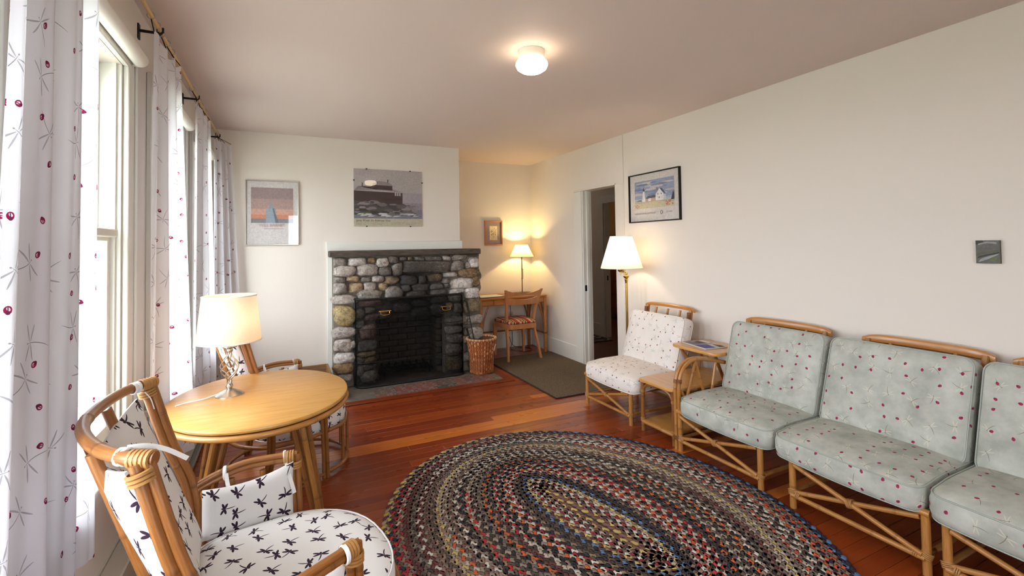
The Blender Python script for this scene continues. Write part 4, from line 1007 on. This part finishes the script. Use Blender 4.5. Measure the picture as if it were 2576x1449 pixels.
# ============================================================ floor lamp
fl = thing('floor_lamp', 'brass swing-arm floor lamp with white pleated shade beside the doorway', 'lamp', (3.02, 3.68, 0))
MB().lathe([(0, 0), (.12, 0), (.12, .012), (.10, .022), (.03, .032), (.014, .05), (0, .05)], 32).build('base', M['brass'], fl)
MB().tube([(0, 0, .03), (0, 0, 1.06)], .0125, 12).build('pole', M['brass'], fl)
MB().lathe([(.012, 1.03), (.015, 1.06), (.020, 1.066), (.013, 1.075), (.028, 1.092), (.030, 1.10), (.012, 1.112), (.014, 1.125), (.008, 1.14), (0, 1.145)], 20).build('finial', M['brass'], fl)
cx, cy = -.062, -.01
MB().tube([(0, 0, 1.135), (-.03, .03, 1.14), (cx, cy, 1.14)], .006, 8).build('swing_arm', M['brass'], fl)
MB().lathe([(0, 1.135), (.012, 1.136), (.034, 1.15), (.038, 1.165), (.012, 1.17), (.012, 1.23), (0, 1.23)], 20, (cx, cy, 0)).build('socket', M['brass'], fl)
for dx in (-.02, .02): MB().tube([(cx+dx, cy-.012, 1.15), (cx+dx, cy-.012, 1.115)], .004, 6).build('pull_switch', M['brass'], fl)
shade('lamp_shade', .198, .103, 1.180, 1.487, M['shade_white'], fl, (cx, cy), .012)
MB().lathe([(0, 1.22), (.02, 1.24), (.032, 1.28), (.026, 1.31), (0, 1.325)], 16, (cx, cy, 0)).build('bulb', M['bulb'], fl)
point('floor_lamp_light', (cx, cy, 1.34), 5, (1, .84, .62), fl)

# ============================================================ desk, chair, desk lamp, papers
dk = thing('writing_desk', 'honey wood writing desk with bent rattan leg braces in the alcove', 'desk', (2.68, 5.715, 0))
slabtop('desk_top', -.49, .49, -.255, .255, .733, .024, dk, M['desk'], .03)
bx('apron', M['desk'], (-.455, .455, -.22, .235, .655, .733), dk, .003)
for x0, x1 in ((-.45, -.285), (-.28, .28), (.285, .45)): bx('drawer', M['desk'], (x0, x1, -.234, -.219, .662, .726), dk, .003)
for sx in (-1, 1):
    for sy in (-1, 1):
        x, y_ = sx*.455, sy*.228
        bx('leg', M['desk'], (x-.019, x+.019, y_-.019, y_+.019, 0, .733), dk, .008)
        MB().tube(cr([(x-sx*.012, y_, .30), (x-sx*.03, y_, .45), (x-sx*.07, y_, .58), (x-sx*.11, y_, .66)], 6), .0115, 8, .2).build('bent_brace', M['rattan2'], dk)
        MB().tube(cr([(x, y_-sy*.012, .30), (x, y_-sy*.03, .45), (x, y_-sy*.07, .58), (x, y_-sy*.10, .66)], 6), .0115, 8, .2).build('bent_brace', M['rattan2'], dk)
        MB().coil((x, y_, .255), (0, 0, 1), .026, 3, .008).build('binding', M['cane_dark'], dk)
    MB().tube([(sx*.455, -.228, .25), (sx*.455, .228, .25)], .0115, 8).build('stretcher', M['rattan2'], dk)
MB().tube([(-.455, .20, .25), (.455, .20, .25)], .0115, 8).build('stretcher', M['rattan2'], dk)
dc = thing('desk_chair', 'light wood side chair with curved slat back and striped seat at the desk', 'chair', (2.685, 5.21, .011))
CW = M['chairwood']
for s_ in (-1, 1):
    P = cr([(s_*.225, -.0, 0), (s_*.205, .05, .20), (s_*.185, .115, .40), (s_*.188, .115, .50), (s_*.215, .055, .70), (s_*.247, -.005, .86)], 6)
    vs = []; n = len(P)
    for i, p in enumerate(P):
        t_ = i/(n-1); wy = .015+.017*math.exp(-((t_-.47)/.22)**2); wx = .013
        for a, b in ((-1, -1), (1, -1), (1, 1), (-1, 1)): vs.append(p+Vector((a*wx, b*wy, 0)))
    fs = [(i*4+k, i*4+(k+1) % 4, i*4+4+(k+1) % 4, i*4+4+k) for i in range(n-1) for k in range(4)]+[(0, 1, 2, 3), ((n-1)*4, (n-1)*4+1, (n-1)*4+2, (n-1)*4+3)]
    MB().add(vs, fs).build('back_leg', CW, dc, sharp=50)
    MB().add([Vector((s_*.205+a*q, .43+b*q, z)) for z, q in ((.40, .024), (0, .012)) for a, b in ((-1, -1), (1, -1), (1, 1), (-1, 1))], [(0, 1, 2, 3), (4, 5, 6, 7)]+[(k, (k+1) % 4, 4+(k+1) % 4, 4+k) for k in range(4)]).build('front_leg', CW, dc)
def slat(nm, top, bot):
    vs = []; n = 16
    for i in range(n+1):
        t_ = i/n; u = 2*t_-1
        for z in (bot(u), top(u)):
            k = (z-.50)/.36; x = u*(.188+.059*max(0, k)); y_ = .115-.12*max(0, k)+.05*(1-u*u)*-.5
            for d in (-.008, .008): vs.append(Vector((x, y_+d, z)))
    fs = []
    for i in range(n):
        a, b = i*4, i*4+4; fs += [(a, b, b+2, a+2), (a+1, a+3, b+3, b+1), (a+2, b+2, b+3, a+3), (a, a+1, b+1, b)]
    fs += [(0, 2, 3, 1), (n*4, n*4+1, n*4+3, n*4+2)]
    MB().add(vs, fs).build(nm, CW, dc, sharp=50)
slat('back_slat', lambda u: .812+.046*u*u, lambda u: .783-.012*u*u)
slat('back_slat', lambda u: .732+.042*u*u, lambda u: .668+.004*u*u)
ol = [(x, y_+.235) for x, y_ in rrect(.225, .225, .06)]
ol = [(x*(.86 if y_ < .1 else .9+.1*min(1, y_/.45)), y_) for x, y_ in ol]
m = MB(); n = len(ol); vs = []
for z in (.375, .435): vs += [Vector((x, y_, z)) for x, y_ in ol]
m.add(vs, [(i, (i+1) % n, n+(i+1) % n, n+i) for i in range(n)]+[tuple(range(n))[::-1], tuple(n+i for i in range(n))]).build('seat_frame', CW, dc)
t = NT('striped_upholstery'); sx_ = t.node('ShaderNodeSeparateXYZ'); t.l.new(t.coord('UV'), sx_.inputs[0])
fr = t.m_('FRACT', t.m_('MULTIPLY', t.m_('ADD', sx_.outputs[0], 1.02), 6.6))
rp = t.node('ShaderNodeValToRGB'); t.l.new(fr, rp.inputs[0]); rp.color_ramp.interpolation = 'CONSTANT'
SC = [(0, (164, 44, 32)), (.26, (214, 190, 150)), (.32, (150, 150, 160)), (.38, (222, 206, 176)), (.44, (164, 44, 32)), (.58, (204, 160, 96)), (.66, (40, 34, 40)), (.70, (224, 206, 176)), (.75, (40, 34, 40)), (.79, (120, 40, 34)), (.86, (206, 170, 104)), (.94, (90, 40, 36))]
e = rp.color_ramp.elements
while len(e) < len(SC): e.new(.5)
for q, (p, c) in zip(e, SC): q.position = p; q.color = (*lin(c), 1)
t.set(rp.outputs[0], .85); M['stripe'] = t.m
cushion('seat_pad', [(x*.97, .235+(y_-.235)*.97) for x, y_ in ol], .03, .022, M['stripe'], dc, Matrix.Translation((0, 0, .450)))
dl_ = thing('desk_lamp', 'slim dark bronze desk lamp with cream cone shade in the alcove', 'lamp', (2.965, 5.80, .757))
bz = plain('dark_bronze', (70, 46, 38), .4, .8)
bx('base', bz, (-.105, .105, -.06, .06, 0, .014), dl_, .003)
MB().tube([(0, 0, .012), (0, 0, .53)], .0065, 8).build('stem', bz, dl_)
for z in (.20, .33): MB().lathe([(0, -.006), (.011, -.003), (.011, .003), (0, .006)], 12, (0, 0, z)).build('stem_ring', bz, dl_)
MB().tube([(.016, 0, .20), (.016, 0, .33)], .003, 6).build('side_rod', bz, dl_)
shade('lamp_shade', .162, .082, .500, .662, M['shade_cream'], dl_)
MB().lathe([(0, .52), (.02, .54), (.028, .57), (.02, .60), (0, .61)], 16).build('bulb', M['bulb'], dl_)
point('desk_lamp_light', (0, 0, .60), 25, (1, .75, .30), dl_)
pf = thing('document_folder', 'thin black folder with white papers lying on the writing desk', 'folder', (2.42, 5.64, .757), .1)
bx('cover', M['black'], (-.20, .22, -.13, .13, 0, .006), pf, .001); bx('paper', plain('writing_paper', (226, 222, 216), .7), (-.19, .15, -.115, .12, .006, .011), pf, .001)
bl = thing('desk_blotter', 'dark leather blotter under the desk lamp', 'blotter', (2.80, 5.66, .757), 0)
bx('leather', plain('olive_leather', (70, 58, 40), .6), (-.14, .16, -.10, .06, 0, .004), bl, .001)
cd_ = MB().tube(cr([(2.86, 5.975, .66), (2.865, 5.96, .40), (2.87, 5.93, .10), (2.80, 5.84, .006), (2.90, 5.66, .004), (3.02, 5.66, .004), (3.06, 5.80, .004), (2.90, 5.95, .02), (2.84, 5.975, .15)], 8), .0035, 6).build('power_cord', M['black'])
tag(cd_, 'thin black power cord looping on the floor under the desk', 'cord')
def outlet(label, loc, rz):
    o = thing('wall_outlet', label, 'outlet', loc, rz); o.rotation_euler = (PI/2, 0, rz)
    bx('plate', plain('ivory_plate', (206, 190, 160), .4), (-.036, .036, -.058, .058, 0, .005), o, .002)
    for zz in (-.022, .022):
        s_ = MB(); s_.lathe([(0, 0), (.015, 0), (.015, .003), (0, .003)], 14, (0, zz, .005)); so = s_.build('socket', plain('ivory_socket', (190, 172, 140), .5), o)
        for xx in (-.006, .006): bx('slot', M['black'], (xx-.0015, xx+.0015, zz-.004, zz+.005, .008, .0086), so)
outlet('ivory wall outlet under the writing desk', (2.88, YA, .43), 0)
outlet('ivory wall outlet behind the rattan end table', (XR, 2.93, .47), -PI/2)
# ============================================================ pictures
def picture(name, label, loc, rz, w, h, frame, fw_, fd, cat='picture'):
    o = thing(name, label, cat, loc); o.rotation_euler = (PI/2, 0, rz)
    bx('backing', M['black'], (0, w, 0, h, 0, .006), o)
    if frame:
        for d in ((0, w, 0, fw_, 0, fd), (0, w, h-fw_, h, 0, fd), (0, fw_, fw_, h-fw_, 0, fd), (w-fw_, w, fw_, h-fw_, 0, fd)): bx('frame_bar', frame, d, o, .0015)
    return o
def text(body, size, x, y, z, mat, parent, name='lettering', sx=1):
    c = bpy.data.curves.new(name, 'FONT'); c.body = body; c.size = size; c.extrude = .0002
    to = bpy.data.objects.new(name, c); COL.objects.link(to); bpy.context.view_layer.update()
    me = bpy.data.meshes.new_from_object(to.evaluated_get(bpy.context.evaluated_depsgraph_get())); bpy.data.objects.remove(to)
    me.materials.clear(); me.materials.append(mat); o = link(name, me, parent); o.location = (x, y, z); o.scale = (sx, 1, 1); return o
T4 = Matrix.Translation
# seaside poster, portrait: plain colour fields stand in for the artwork
w, h = .47, .636
pa = picture('framed_poster', 'tall framed poster with pink dusk colour fields, thin chrome frame', (-.311, YB, 1.451), 0, w, h, M['nickel'], .009, .022)
prints('poster_print', [((214, 208, 206), rc(0, 0, 1, 1)), ((158, 136, 138), rc(.09, .34, .91, .90)), ((176, 148, 144), rc(.09, .34, .91, .72)), ((208, 164, 146), rc(.09, .34, .91, .56)), ((206, 140, 112), rc(.09, .34, .91, .47)), ((128, 132, 144), rc(.09, .34, .91, .405)), ((150, 164, 180), rc(.37, .34, .56, .57)), ((104, 116, 124), [(.56, .34), (.62, .34), (.53, .57), (.5, .57)]), ((138, 156, 164), rc(.44, .57, .50, .66))],
    w-.018, h-.018, pa, T4((.009, .009, .0065)))
g_ = plain('print_rose', (188, 150, 146), .8); g2 = plain('print_grey', (150, 146, 146), .8)
text('WILL BARNET', .040, .118, .183, .0112, g_, pa, sx=.92)
for x0, x1, y_ in ((.16, .33, .160),): bx('small_print', g2, (x0, x1, y_, y_+.004, .0105, .0108), pa)
bx('glass', M['picglass'], (.009, w-.009, .009, h-.009, .0145, .0165), pa)
# clip-framed poster over the mantel
w, h = .735, .615
pb = picture('clip_framed_poster', 'wide unframed glass poster of a dark house above the mantel', (.692, YB, 1.640), 0, w, h, None, 0, 0)
rp_ = random.Random(5); rocks = []
for k in range(70):
    u = rp_.uniform(.0, .9); v = rp_.uniform(.20, .44-.18*max(0, u-.55)); s_ = rp_.uniform(.02, .06); c = rp_.choice([(66, 62, 66), (98, 92, 96), (128, 118, 122), (52, 48, 50), (110, 108, 104), (142, 132, 136)])
    rocks.append((c, [(max(0, u+s_*math.cos(a)*1.4), v+s_*.6*math.sin(a)) for a in [i*PI/3+rp_.uniform(-.3, .3) for i in range(6)]]))
birds = []
for k in range(60):
    u = rp_.uniform(.15, .75); v = min(.97, .70+abs(rp_.gauss(.10, .09))); s_ = rp_.uniform(.003, .008); birds.append(((84, 76, 84), [(u-s_, v), (u, v-s_*.6), (u+s_, v+s_), (u, v)]))
foam = [((206, 204, 212), [(u, v), (u+.08, v+.006), (u+.11, v+.02), (u+.03, v+.022)]) for u, v in [(rp_.uniform(.02, .85), rp_.uniform(.165, .215)) for _ in range(22)]]
prints('poster_print', [((184, 176, 178), rc(0, 0, 1, 1)), ((170, 162, 168), rc(.55, .36, 1, .60)), ((150, 144, 152), rc(.66, .30, 1, .42)), ((124, 126, 140), rc(0, .14, 1, .30))]+[((78, 74, 74), [(0, .20), (.70, .20), (.94, .28), (.80, .36), (.68, .42), (.3, .50), (0, .52)])]+
    [((70, 52, 52), [(0, .45), (.50, .36), (.70, .40), (.70, .60), (0, .62)]), ((150, 138, 142), [(.0, .62), (.06, .70), (.24, .71), (.32, .64), (.70, .61), (.56, .66)]), ((72, 54, 54), [(.22, .68), (.30, .65), (.55, .64), (.55, .72), (.27, .73)]), ((148, 136, 140), [(.24, .74), (.36, .80), (.50, .78), (.58, .70), (.55, .72), (.27, .735)]), ((76, 62, 64), rc(.11, .70, .125, .76)), ((76, 62, 64), rc(.475, .78, .49, .83))]+
    [((190, 182, 186), rc(.585+.032*k, .545, .606+.032*k, .60)) for k in range(3)]+rocks+[((108, 118, 72), [(.03, .21), (.10, .24), (.24, .235), (.26, .21), (.12, .195)])]+foam+birds+[((196, 188, 164), rc(0, 0, 1, .135))], w, h, pb, T4((0, 0, .0065)), dz=.00001)
dkp = plain('print_ink', (64, 58, 52), .8)
text('Jamie Wyeth: An American View', .0335, .022, .052, .0088, dkp, pb, sx=.80)
for x0, x1, y_ in ((.022, .16, .034), (.18, .36, .034), (.39, .53, .034), (.55, .70, .034), (.022, .13, .022), (.19, .29, .022), (.39, .50, .022), (.55, .66, .022)): bx('small_print', g2, (x0, x1, y_, y_+.003, .0082, .0084), pb)
bx('glass', M['picglass'], (0, w, 0, h, .0095, .0115), pb)
for x, y_ in ((.13, h), (.60, h), (.13, 0), (.60, 0), (w, .49), (0, .49)): bx('clip', M['iron'], (x-.008, x+.008, y_-.005, y_+.005, .003, .0135), pb, .001)
# lighthouse print on the right wall
w, h = .688, .480
pc = picture('framed_print', 'black framed watercolour print of a lighthouse above the floor lamp', (XR, 3.828, 1.622), -PI/2, w, h, M['iron'], .010, .026)
ax0, ax1, ay0, ay1 = .10, .90, .27, .86
def A(P): return [(ax0+(ax1-ax0)*u, ay0+(ay1-ay0)*v) for u, v in P]
sk = []
for k in range(34):
    u = rp_.uniform(.05, .95); v = rp_.uniform(.45, .97); s_ = rp_.uniform(.05, .13); c = rp_.choice([(126, 142, 172), (150, 160, 184), (196, 186, 190), (206, 192, 188), (110, 128, 162)])
    sk.append((c, A([(min(1, max(0, u+s_*math.cos(a)*1.6)), min(1, max(.35, v+s_*.35*math.sin(a)))) for a in [i*PI/3.5 for i in range(7)]])))
fo = [(rp_.choice([(184, 84, 84), (196, 110, 120), (170, 70, 90), (200, 130, 90)]), A([(u, v), (u+.03, v+.01), (u+.02, v+.045)])) for u, v in [(rp_.uniform(.78, .96), rp_.uniform(.02, .2)) for _ in range(26)]+[(rp_.uniform(.0, .1), rp_.uniform(.02, .14)) for _ in range(8)]]
prints('print_sheet', [((216, 208, 204), rc(0, 0, 1, 1)), ((146, 158, 184), A(rc(0, .3, 1, 1)))]+sk+[((168, 184, 200), A(rc(0, .27, 1, .36))), ((202, 190, 160), A([(0, 0), (1, 0), (1, .22), (.55, .30), (0, .27)])), ((186, 176, 150), A([(0, .18), (.5, .22), (1, .16), (1, .24), (.5, .3), (0, .28)])),
    ((92, 104, 124), A([(.02, .28), (.16, .32), (.2, .27)])), ((228, 224, 220), A([(.20, .24), (.285, .24), (.262, .62), (.222, .62)])), ((60, 56, 60), A(rc(.218, .62, .266, .68))), ((50, 46, 50), A([(.226, .68), (.258, .68), (.242, .77)])),
    ((196, 160, 140), A(rc(.29, .24, .55, .36))), ((232, 228, 224), A(rc(.36, .25, .43, .37))), ((84, 84, 84), A([(.29, .34), (.35, .44), (.54, .45), (.56, .36)])), ((232, 228, 226), A([(.55, .24), (.74, .24), (.74, .46), (.65, .66), (.55, .46)])), ((92, 88, 92), A([(.65, .66), (.76, .46), (.80, .45), (.70, .66)])), ((110, 104, 104), A(rc(.58, .60, .60, .70))),
    ((206, 202, 204), A([(.74, .24), (.80, .25), (.80, .42), (.74, .44)]))]+[((60, 66, 90), A(rc(u, v, u+.018, v+.05))) for u, v in ((.60, .44), (.68, .44), (.63, .32))]+[((46, 56, 66), A([(.92, .22), (1, .22), (1, .62), (.985, .44), (.97, .52), (.95, .38)]))]+fo, w-.02, h-.02, pc, T4((.01, .01, .0065)), dz=.00001)
text('PEMAQUID MAINE LIGHTHOUSE', .0215, .075, .078, .0085, g2, pc, sx=.93); text('J CLARK', .0215, .505, .078, .0085, g2, pc, sx=1.0)
MB().tube([(.445+.013*math.cos(2*PI*k/16), .085+.017*math.sin(2*PI*k/16), .0085) for k in range(16)], .003, 5, closed=True).build('printed_seal', g2, pc)
bx('glass', M['picglass'], (.01, w-.01, .01, h-.01, .016, .018), pc)
# small botanical picture in the alcove
w, h = .262, .340
pd = picture('framed_botanical', 'small wooden framed botanical drawing with grey mat in the alcove', (2.501, YA, 1.416), 0, w, h, M['chairwood'], .018, .024)
lv = []
for k in range(70):
    u = rp_.uniform(.32, .68); v = rp_.uniform(.24, .78); s_ = rp_.uniform(.012, .03); a0 = rp_.uniform(0, 6.3)
    lv.append((rp_.choice([(96, 92, 60), (120, 104, 64), (76, 70, 52), (190, 160, 70), (186, 120, 110), (206, 176, 80), (70, 80, 60)]), [(u+s_*math.cos(a0+i*2.1)*1.1, v+s_*math.sin(a0+i*2.1)) for i in range(3)]))
prints('mat_and_drawing', [((150, 132, 132), rc(0, 0, 1, 1)), ((226, 210, 178), rc(.25, .18, .75, .82))]+lv, w-.036, h-.036, pd, T4((.018, .018, .0065)), dz=.00001)
# small unframed landscape tile on the right wall
w, h = .088, .116
pe = picture('small_painting', 'tiny unframed grey landscape painting on the bare white wall above the settee', (XR, 1.148, 1.291), -PI/2, w, h, None, 0, 0)
bx('canvas', plain('canvas_edge', (128, 122, 112), .8), (0, w, 0, h, 0, .022), pe, .001)
prints('painted_face', [((104, 104, 102), rc(0, 0, 1, 1)), ((66, 66, 62), [(0, .82), (.4, .86), (.3, 1), (0, 1)]), ((150, 154, 152), [(.1, .8), (.5, .88), (.9, .84), (.9, .92), (.5, .96), (.1, .86)]), ((98, 98, 82), [(0, .3), (.5, .42), (1, .48), (1, .6), (.4, .52), (0, .44)]), ((62, 62, 62), [(.05, .22), (.5, .34), (1, .44), (1, .50), (.5, .40), (.1, .30)]), ((160, 164, 160), [(.1, .05), (.5, .18), (.95, .38), (1, .44), (.5, .30), (.2, .20)]), ((112, 118, 76), [(.55, .1), (.85, .14), (.95, .30), (.7, .24)])], w, h, pe, T4((0, 0, .0222)), dz=.0001)

# ============================================================ ceiling light
cl = thing('ceiling_light', 'small lit opal glass mushroom light on the ceiling', 'light', (1.325, 2.425, ZC))
MB().lathe([(0, 0), (.076, 0), (.078, -.006), (.074, -.045), (.066, -.052), (0, -.052)], 36).build('canopy', plain('white_enamel', (238, 234, 226), .35), cl)
MB().lathe([(.062, -.044), (.080, -.054), (.093, -.072), (.095, -.086), (.086, -.106), (.063, -.122), (.03, -.130), (0, -.132)], 36).build('glass_shade', M['globe'], cl)
MB().tube([(.075, 0, -.035), (.088, 0, -.035)], .004, 6).build('set_screw', M['iron'], cl)

# ============================================================ curtains, rod, shades, heater
rod = thing('curtain_rod', 'long pale wooden curtain rod above the row of windows', 'curtain rod', (-.52, 1.2, 0))
RZ = 2.468
MB().tube([(0, -.9, RZ), (0, 3.93, RZ)], .0085, 10).build('rod', plain('pale_rod_wood', (214, 178, 124), .5), rod)
for y_ in (.25, 1.53, 2.64, 3.87):
    b_ = bx('bracket', M['iron'], (-.08, .004, y_-.005, y_+.005, RZ-.026, RZ-.013), rod, .003); bx('wall_plate', M['iron'], (-.08, -.074, y_-.015, y_+.015, RZ-.06, RZ+.01), b_); MB().tube([(.0, y_, RZ-.03), (.016, y_, RZ-.012), (.016, y_, RZ+.008)], .005, 6).build('hook', M['iron'], b_)
def curtain(label, top, bot, zt, zb, folds, amp, seed, uvo, curl=0):
    r = random.Random(seed); c = ((top[0][0]+top[1][0])/2, (top[0][1]+top[1][1])/2)
    T = thing('curtain', label, 'curtain', (c[0], c[1], 0)); nu, nv = 84, 26
    ph = [r.uniform(0, 6.28) for _ in range(3)]; vs = []; uvl = []
    t0, t1 = Vector((*top[0], 0)), Vector((*top[1], 0)); b0, b1 = Vector((*bot[0], 0)), Vector((*bot[1], 0))
    LW = (t1-t0).length*1.45
    for j in range(nv+1):
        v_ = j/nv; a, b = t0.lerp(b0, v_), t1.lerp(b1, v_); d = (b-a).normalized(); n = Vector((d.y, -d.x, 0))
        for i in range(nu+1):
            u = i/nu; uu = u+.025*math.sin(2*PI*u*1.3+ph[1]+v_*1.5)
            k = amp*(.55+.45*v_)*(math.sin(2*PI*folds*uu+ph[0])+.45*math.sin(2*PI*folds*1.9*uu+ph[2]+v_*.8))
            sc_ = .012*math.cos(2*PI*folds*uu+ph[0])
            p = a+(b-a)*u+n*k+d*sc_
            z = zt+(zb-zt)*v_ - (.03*abs(math.sin(PI*4*u)) if j == 0 else 0)
            vs.append((p.x-c[0], p.y-c[1], z)); uvl.append((u*LW+uvo[0], z+uvo[1]))
    W_ = nu+1; fs = [(j*W_+i, j*W_+i+1, (j+1)*W_+i+1, (j+1)*W_+i) for j in range(nv) for i in range(nu)]
    MB().add(vs, fs, [tuple(uvl[k] for k in f) for f in fs]).build('cloth', M['f_curt'], T, recalc=False, sharp=180)
    for k in range(5):
        i = round(nu*k/4); p = Vector(vs[i]); p.z += 0; rp2 = Vector((-.52-c[0], p.y, RZ))
        MB().tube([(rp2.x+.016*math.cos(q*PI/5), rp2.y, RZ+.016*math.sin(q*PI/5)) for q in range(10)], .0022, 5, closed=True).build('ring', M['nickel'], T)
        MB().tube([(rp2.x, rp2.y, RZ-.016), (p.x, p.y, p.z-.008)], .0025, 5).build('clip', M['iron'], T)
    return T
curtain('white dragonfly and ladybird curtain hanging behind the barrel armchair by the braided rug', ((-.505, 1.34), (-.497, 1.865)), ((-.555, 1.36), (-.525, 1.945)), 2.415, .50, 3.6, .026, 1, (0, 0))
curtain('white dragonfly and ladybird curtain lit warm by the table lamp', ((-.505, 2.57), (-.495, 3.02)), ((-.525, 2.52), (-.475, 3.28)), 2.405, .28, 3.2, .020, 2, (4.2, .7))
curtain('narrow white dragonfly and ladybird curtain between two windows beyond the table lamp', ((-.505, 3.66), (-.490, 4.22)), ((-.530, 3.70), (-.480, 4.36)), 2.405, .25, 3.0, .020, 3, (8.1, 1.3))
curtain('white curtain swinging out in the corner beside the framed poster', ((-.535, 4.92), (-.430, 5.13)), ((-.530, 4.93), (-.335, 5.13)), 2.405, .25, 3.0, .018, 4, (12.7, .2))
for i, lb in ((1, 'rolled white window shade at the head of the window beside the barrel armchair'), (2, 'rolled white window shade on the window beside the round table'), (3, 'rolled white window shade on the window nearest the fireplace wall')):
    a, b = WINS[i]
    rs_ = thing('roller_shade', lb, 'window shade', (XL+.054, (a+b)/2, 2.240)); hl = (b-a)/2+.035
    MB().lathe([(0, -hl), (.024, -hl), (.030, -hl+.008), (.030, hl-.008), (.024, hl), (0, hl)], 20, M=Matrix.Rotation(PI/2, 4, 'X')).build('roll', plain('white_shade_cloth', (236, 232, 226), .6, var=.02), rs_)
    for s_ in (-1, 1): bx('end_bracket', M['trim'], (-.030, .01, s_*hl-.006, s_*hl+.006, -.025, .025), rs_, .002)
ht_ = thing('baseboard_heater', 'long cream baseboard heater along the window wall under the table', 'heater', (XL, 3.35, 0))
bx('housing', plain('cream_enamel', (206, 200, 186), .45), (.0, .075, -1.6, 1.5, .075, .235), ht_, .006)
bx('air_gap', M['black'], (0, .066, -1.59, 1.49, .045, .075), ht_)
bx('lower_lip', plain('dull_steel', (150, 146, 140), .4, .4), (.05, .095, -1.6, 1.5, .018, .046), ht_, .004)
bx('rear_panel', plain('dull_steel_back', (120, 116, 110), .5, .3), (0, .02, -1.6, 1.5, 0, .05), ht_)

# ============================================================ hall and room beyond
t = NT('hall_rag_rug'); vv = t.node('ShaderNodeTexVoronoi'); t.put(vv.inputs['Vector'], t.map(t.coord(), (9, 22, 1))); vv.inputs['Scale'].default_value = 1
sp2 = t.node('ShaderNodeSeparateColor'); t.l.new(vv.outputs['Color'], sp2.inputs[0]); t.set(t.ramp(sp2.outputs[0], [(.45, lin((34, 32, 32))), (.55, lin((150, 142, 132)))]), .95); M['hallrug'] = t.m
hr = thing('hall_rug', 'black and white fringed rug on the hall floor beyond the doorway', 'rug', (3.98, 6.10, .001))
bx('weave', M['hallrug'], (-.40, .38, -.42, .75, 0, .008), hr, .002)
for k in range(26): bx('tassel', M['iron'], (-.39+.03*k, -.375+.03*k, -.48, -.42, 0, .005), hr)
hm = thing('fringed_mat', 'pale fringed mat at the foot of the floor lamp inside the doorway', 'mat', (3.95, 4.50, .001))
bx('weave', plain('pale_mat', (176, 168, 154), .95, var=.3, sc=60), (-.30, .3, -.25, .16, 0, .008), hm, .002)
for k in range(20): bx('tassel', M['white'], (-.29+.03*k, -.28+.03*k, .16, .205, 0, .004), hm)
cb = thing('wooden_dresser', 'reddish-brown panelled wooden dresser in the room beyond the hall', 'dresser', (5.62, 7.00, 0))
rw = wood('red_pine', (112, 50, 26), (146, 70, 36), (30, 30, 3), .4, .2)
bx('carcass', rw, (0, .45, -.75, .75, .10, 1.08), cb, .004)
for sx in (.03, .42):
    for sy in (-.70, .70): bx('foot', rw, (sx-.025, sx+.025, sy-.03, sy+.03, 0, .10), cb, .004)
for k in range(3):
    for j in range(2): dr = bx('drawer', rw, (-.018, 0, -.73+.735*j, -.01+.735*j, .22+.245*k, .455+.245*k), cb, .006); MB().lathe([(0, -.045), (.016, -.04), (.016, -.03), (.008, -.018), (0, -.018)], 12, M=Matrix.Translation((0, -.37+.735*j, .34+.245*k)) @ Matrix.Rotation(PI/2, 4, 'Y')).build('knob', M['brass'], dr)
lw = thing('draped_cloth', 'pale cloth hanging at the corner of the dresser beyond the hall', 'cloth', (5.585, 7.29, 0))
pad('folds', lambda u, v: (-.02+.012*math.sin(u*14), -.05+.12*u*(1-.6*v), .36+.42*v), 14, 8, .008, plain('oatmeal_cloth', (196, 182, 156), .9), lw)
wbl = thing('window_blind', 'tan roller blind in the far room above the dresser', 'blind', (6.415, 8.25, 0))
bx('cloth', plain('tan_blind', (214, 180, 128), .8), (-.004, 0, -.9, .6, 1.60, 2.36), wbl); bx('bottom_rail', M['cane_dark'], (-.03, 0, -.9, .6, 1.54, 1.60), wbl, .004)
rl = thing('added_hall_lamp', 'small unseen bowl lamp added on the hall ceiling as fill light', 'light', (3.86, 7.3, ZC))  # out-of-view lamp, added to brighten the dark hall
MB().lathe([(0, 0), (.06, 0), (.06, -.02), (.10, -.06), (.09, -.11), (0, -.14)], 20).build('fill_bowl', M['hall_fill'], rl)
rl2 = thing('added_bedroom_lamp', 'unseen bowl lamp added as fill light in the room beyond the hall', 'light', (5.5, 6.1, ZC))  # out-of-view lamp, added to light the far room through its doorway
MB().lathe([(0, 0), (.06, 0), (.06, -.02), (.12, -.07), (.10, -.12), (0, -.15)], 20).build('fill_bowl', M['bedroom_fill'], rl2)
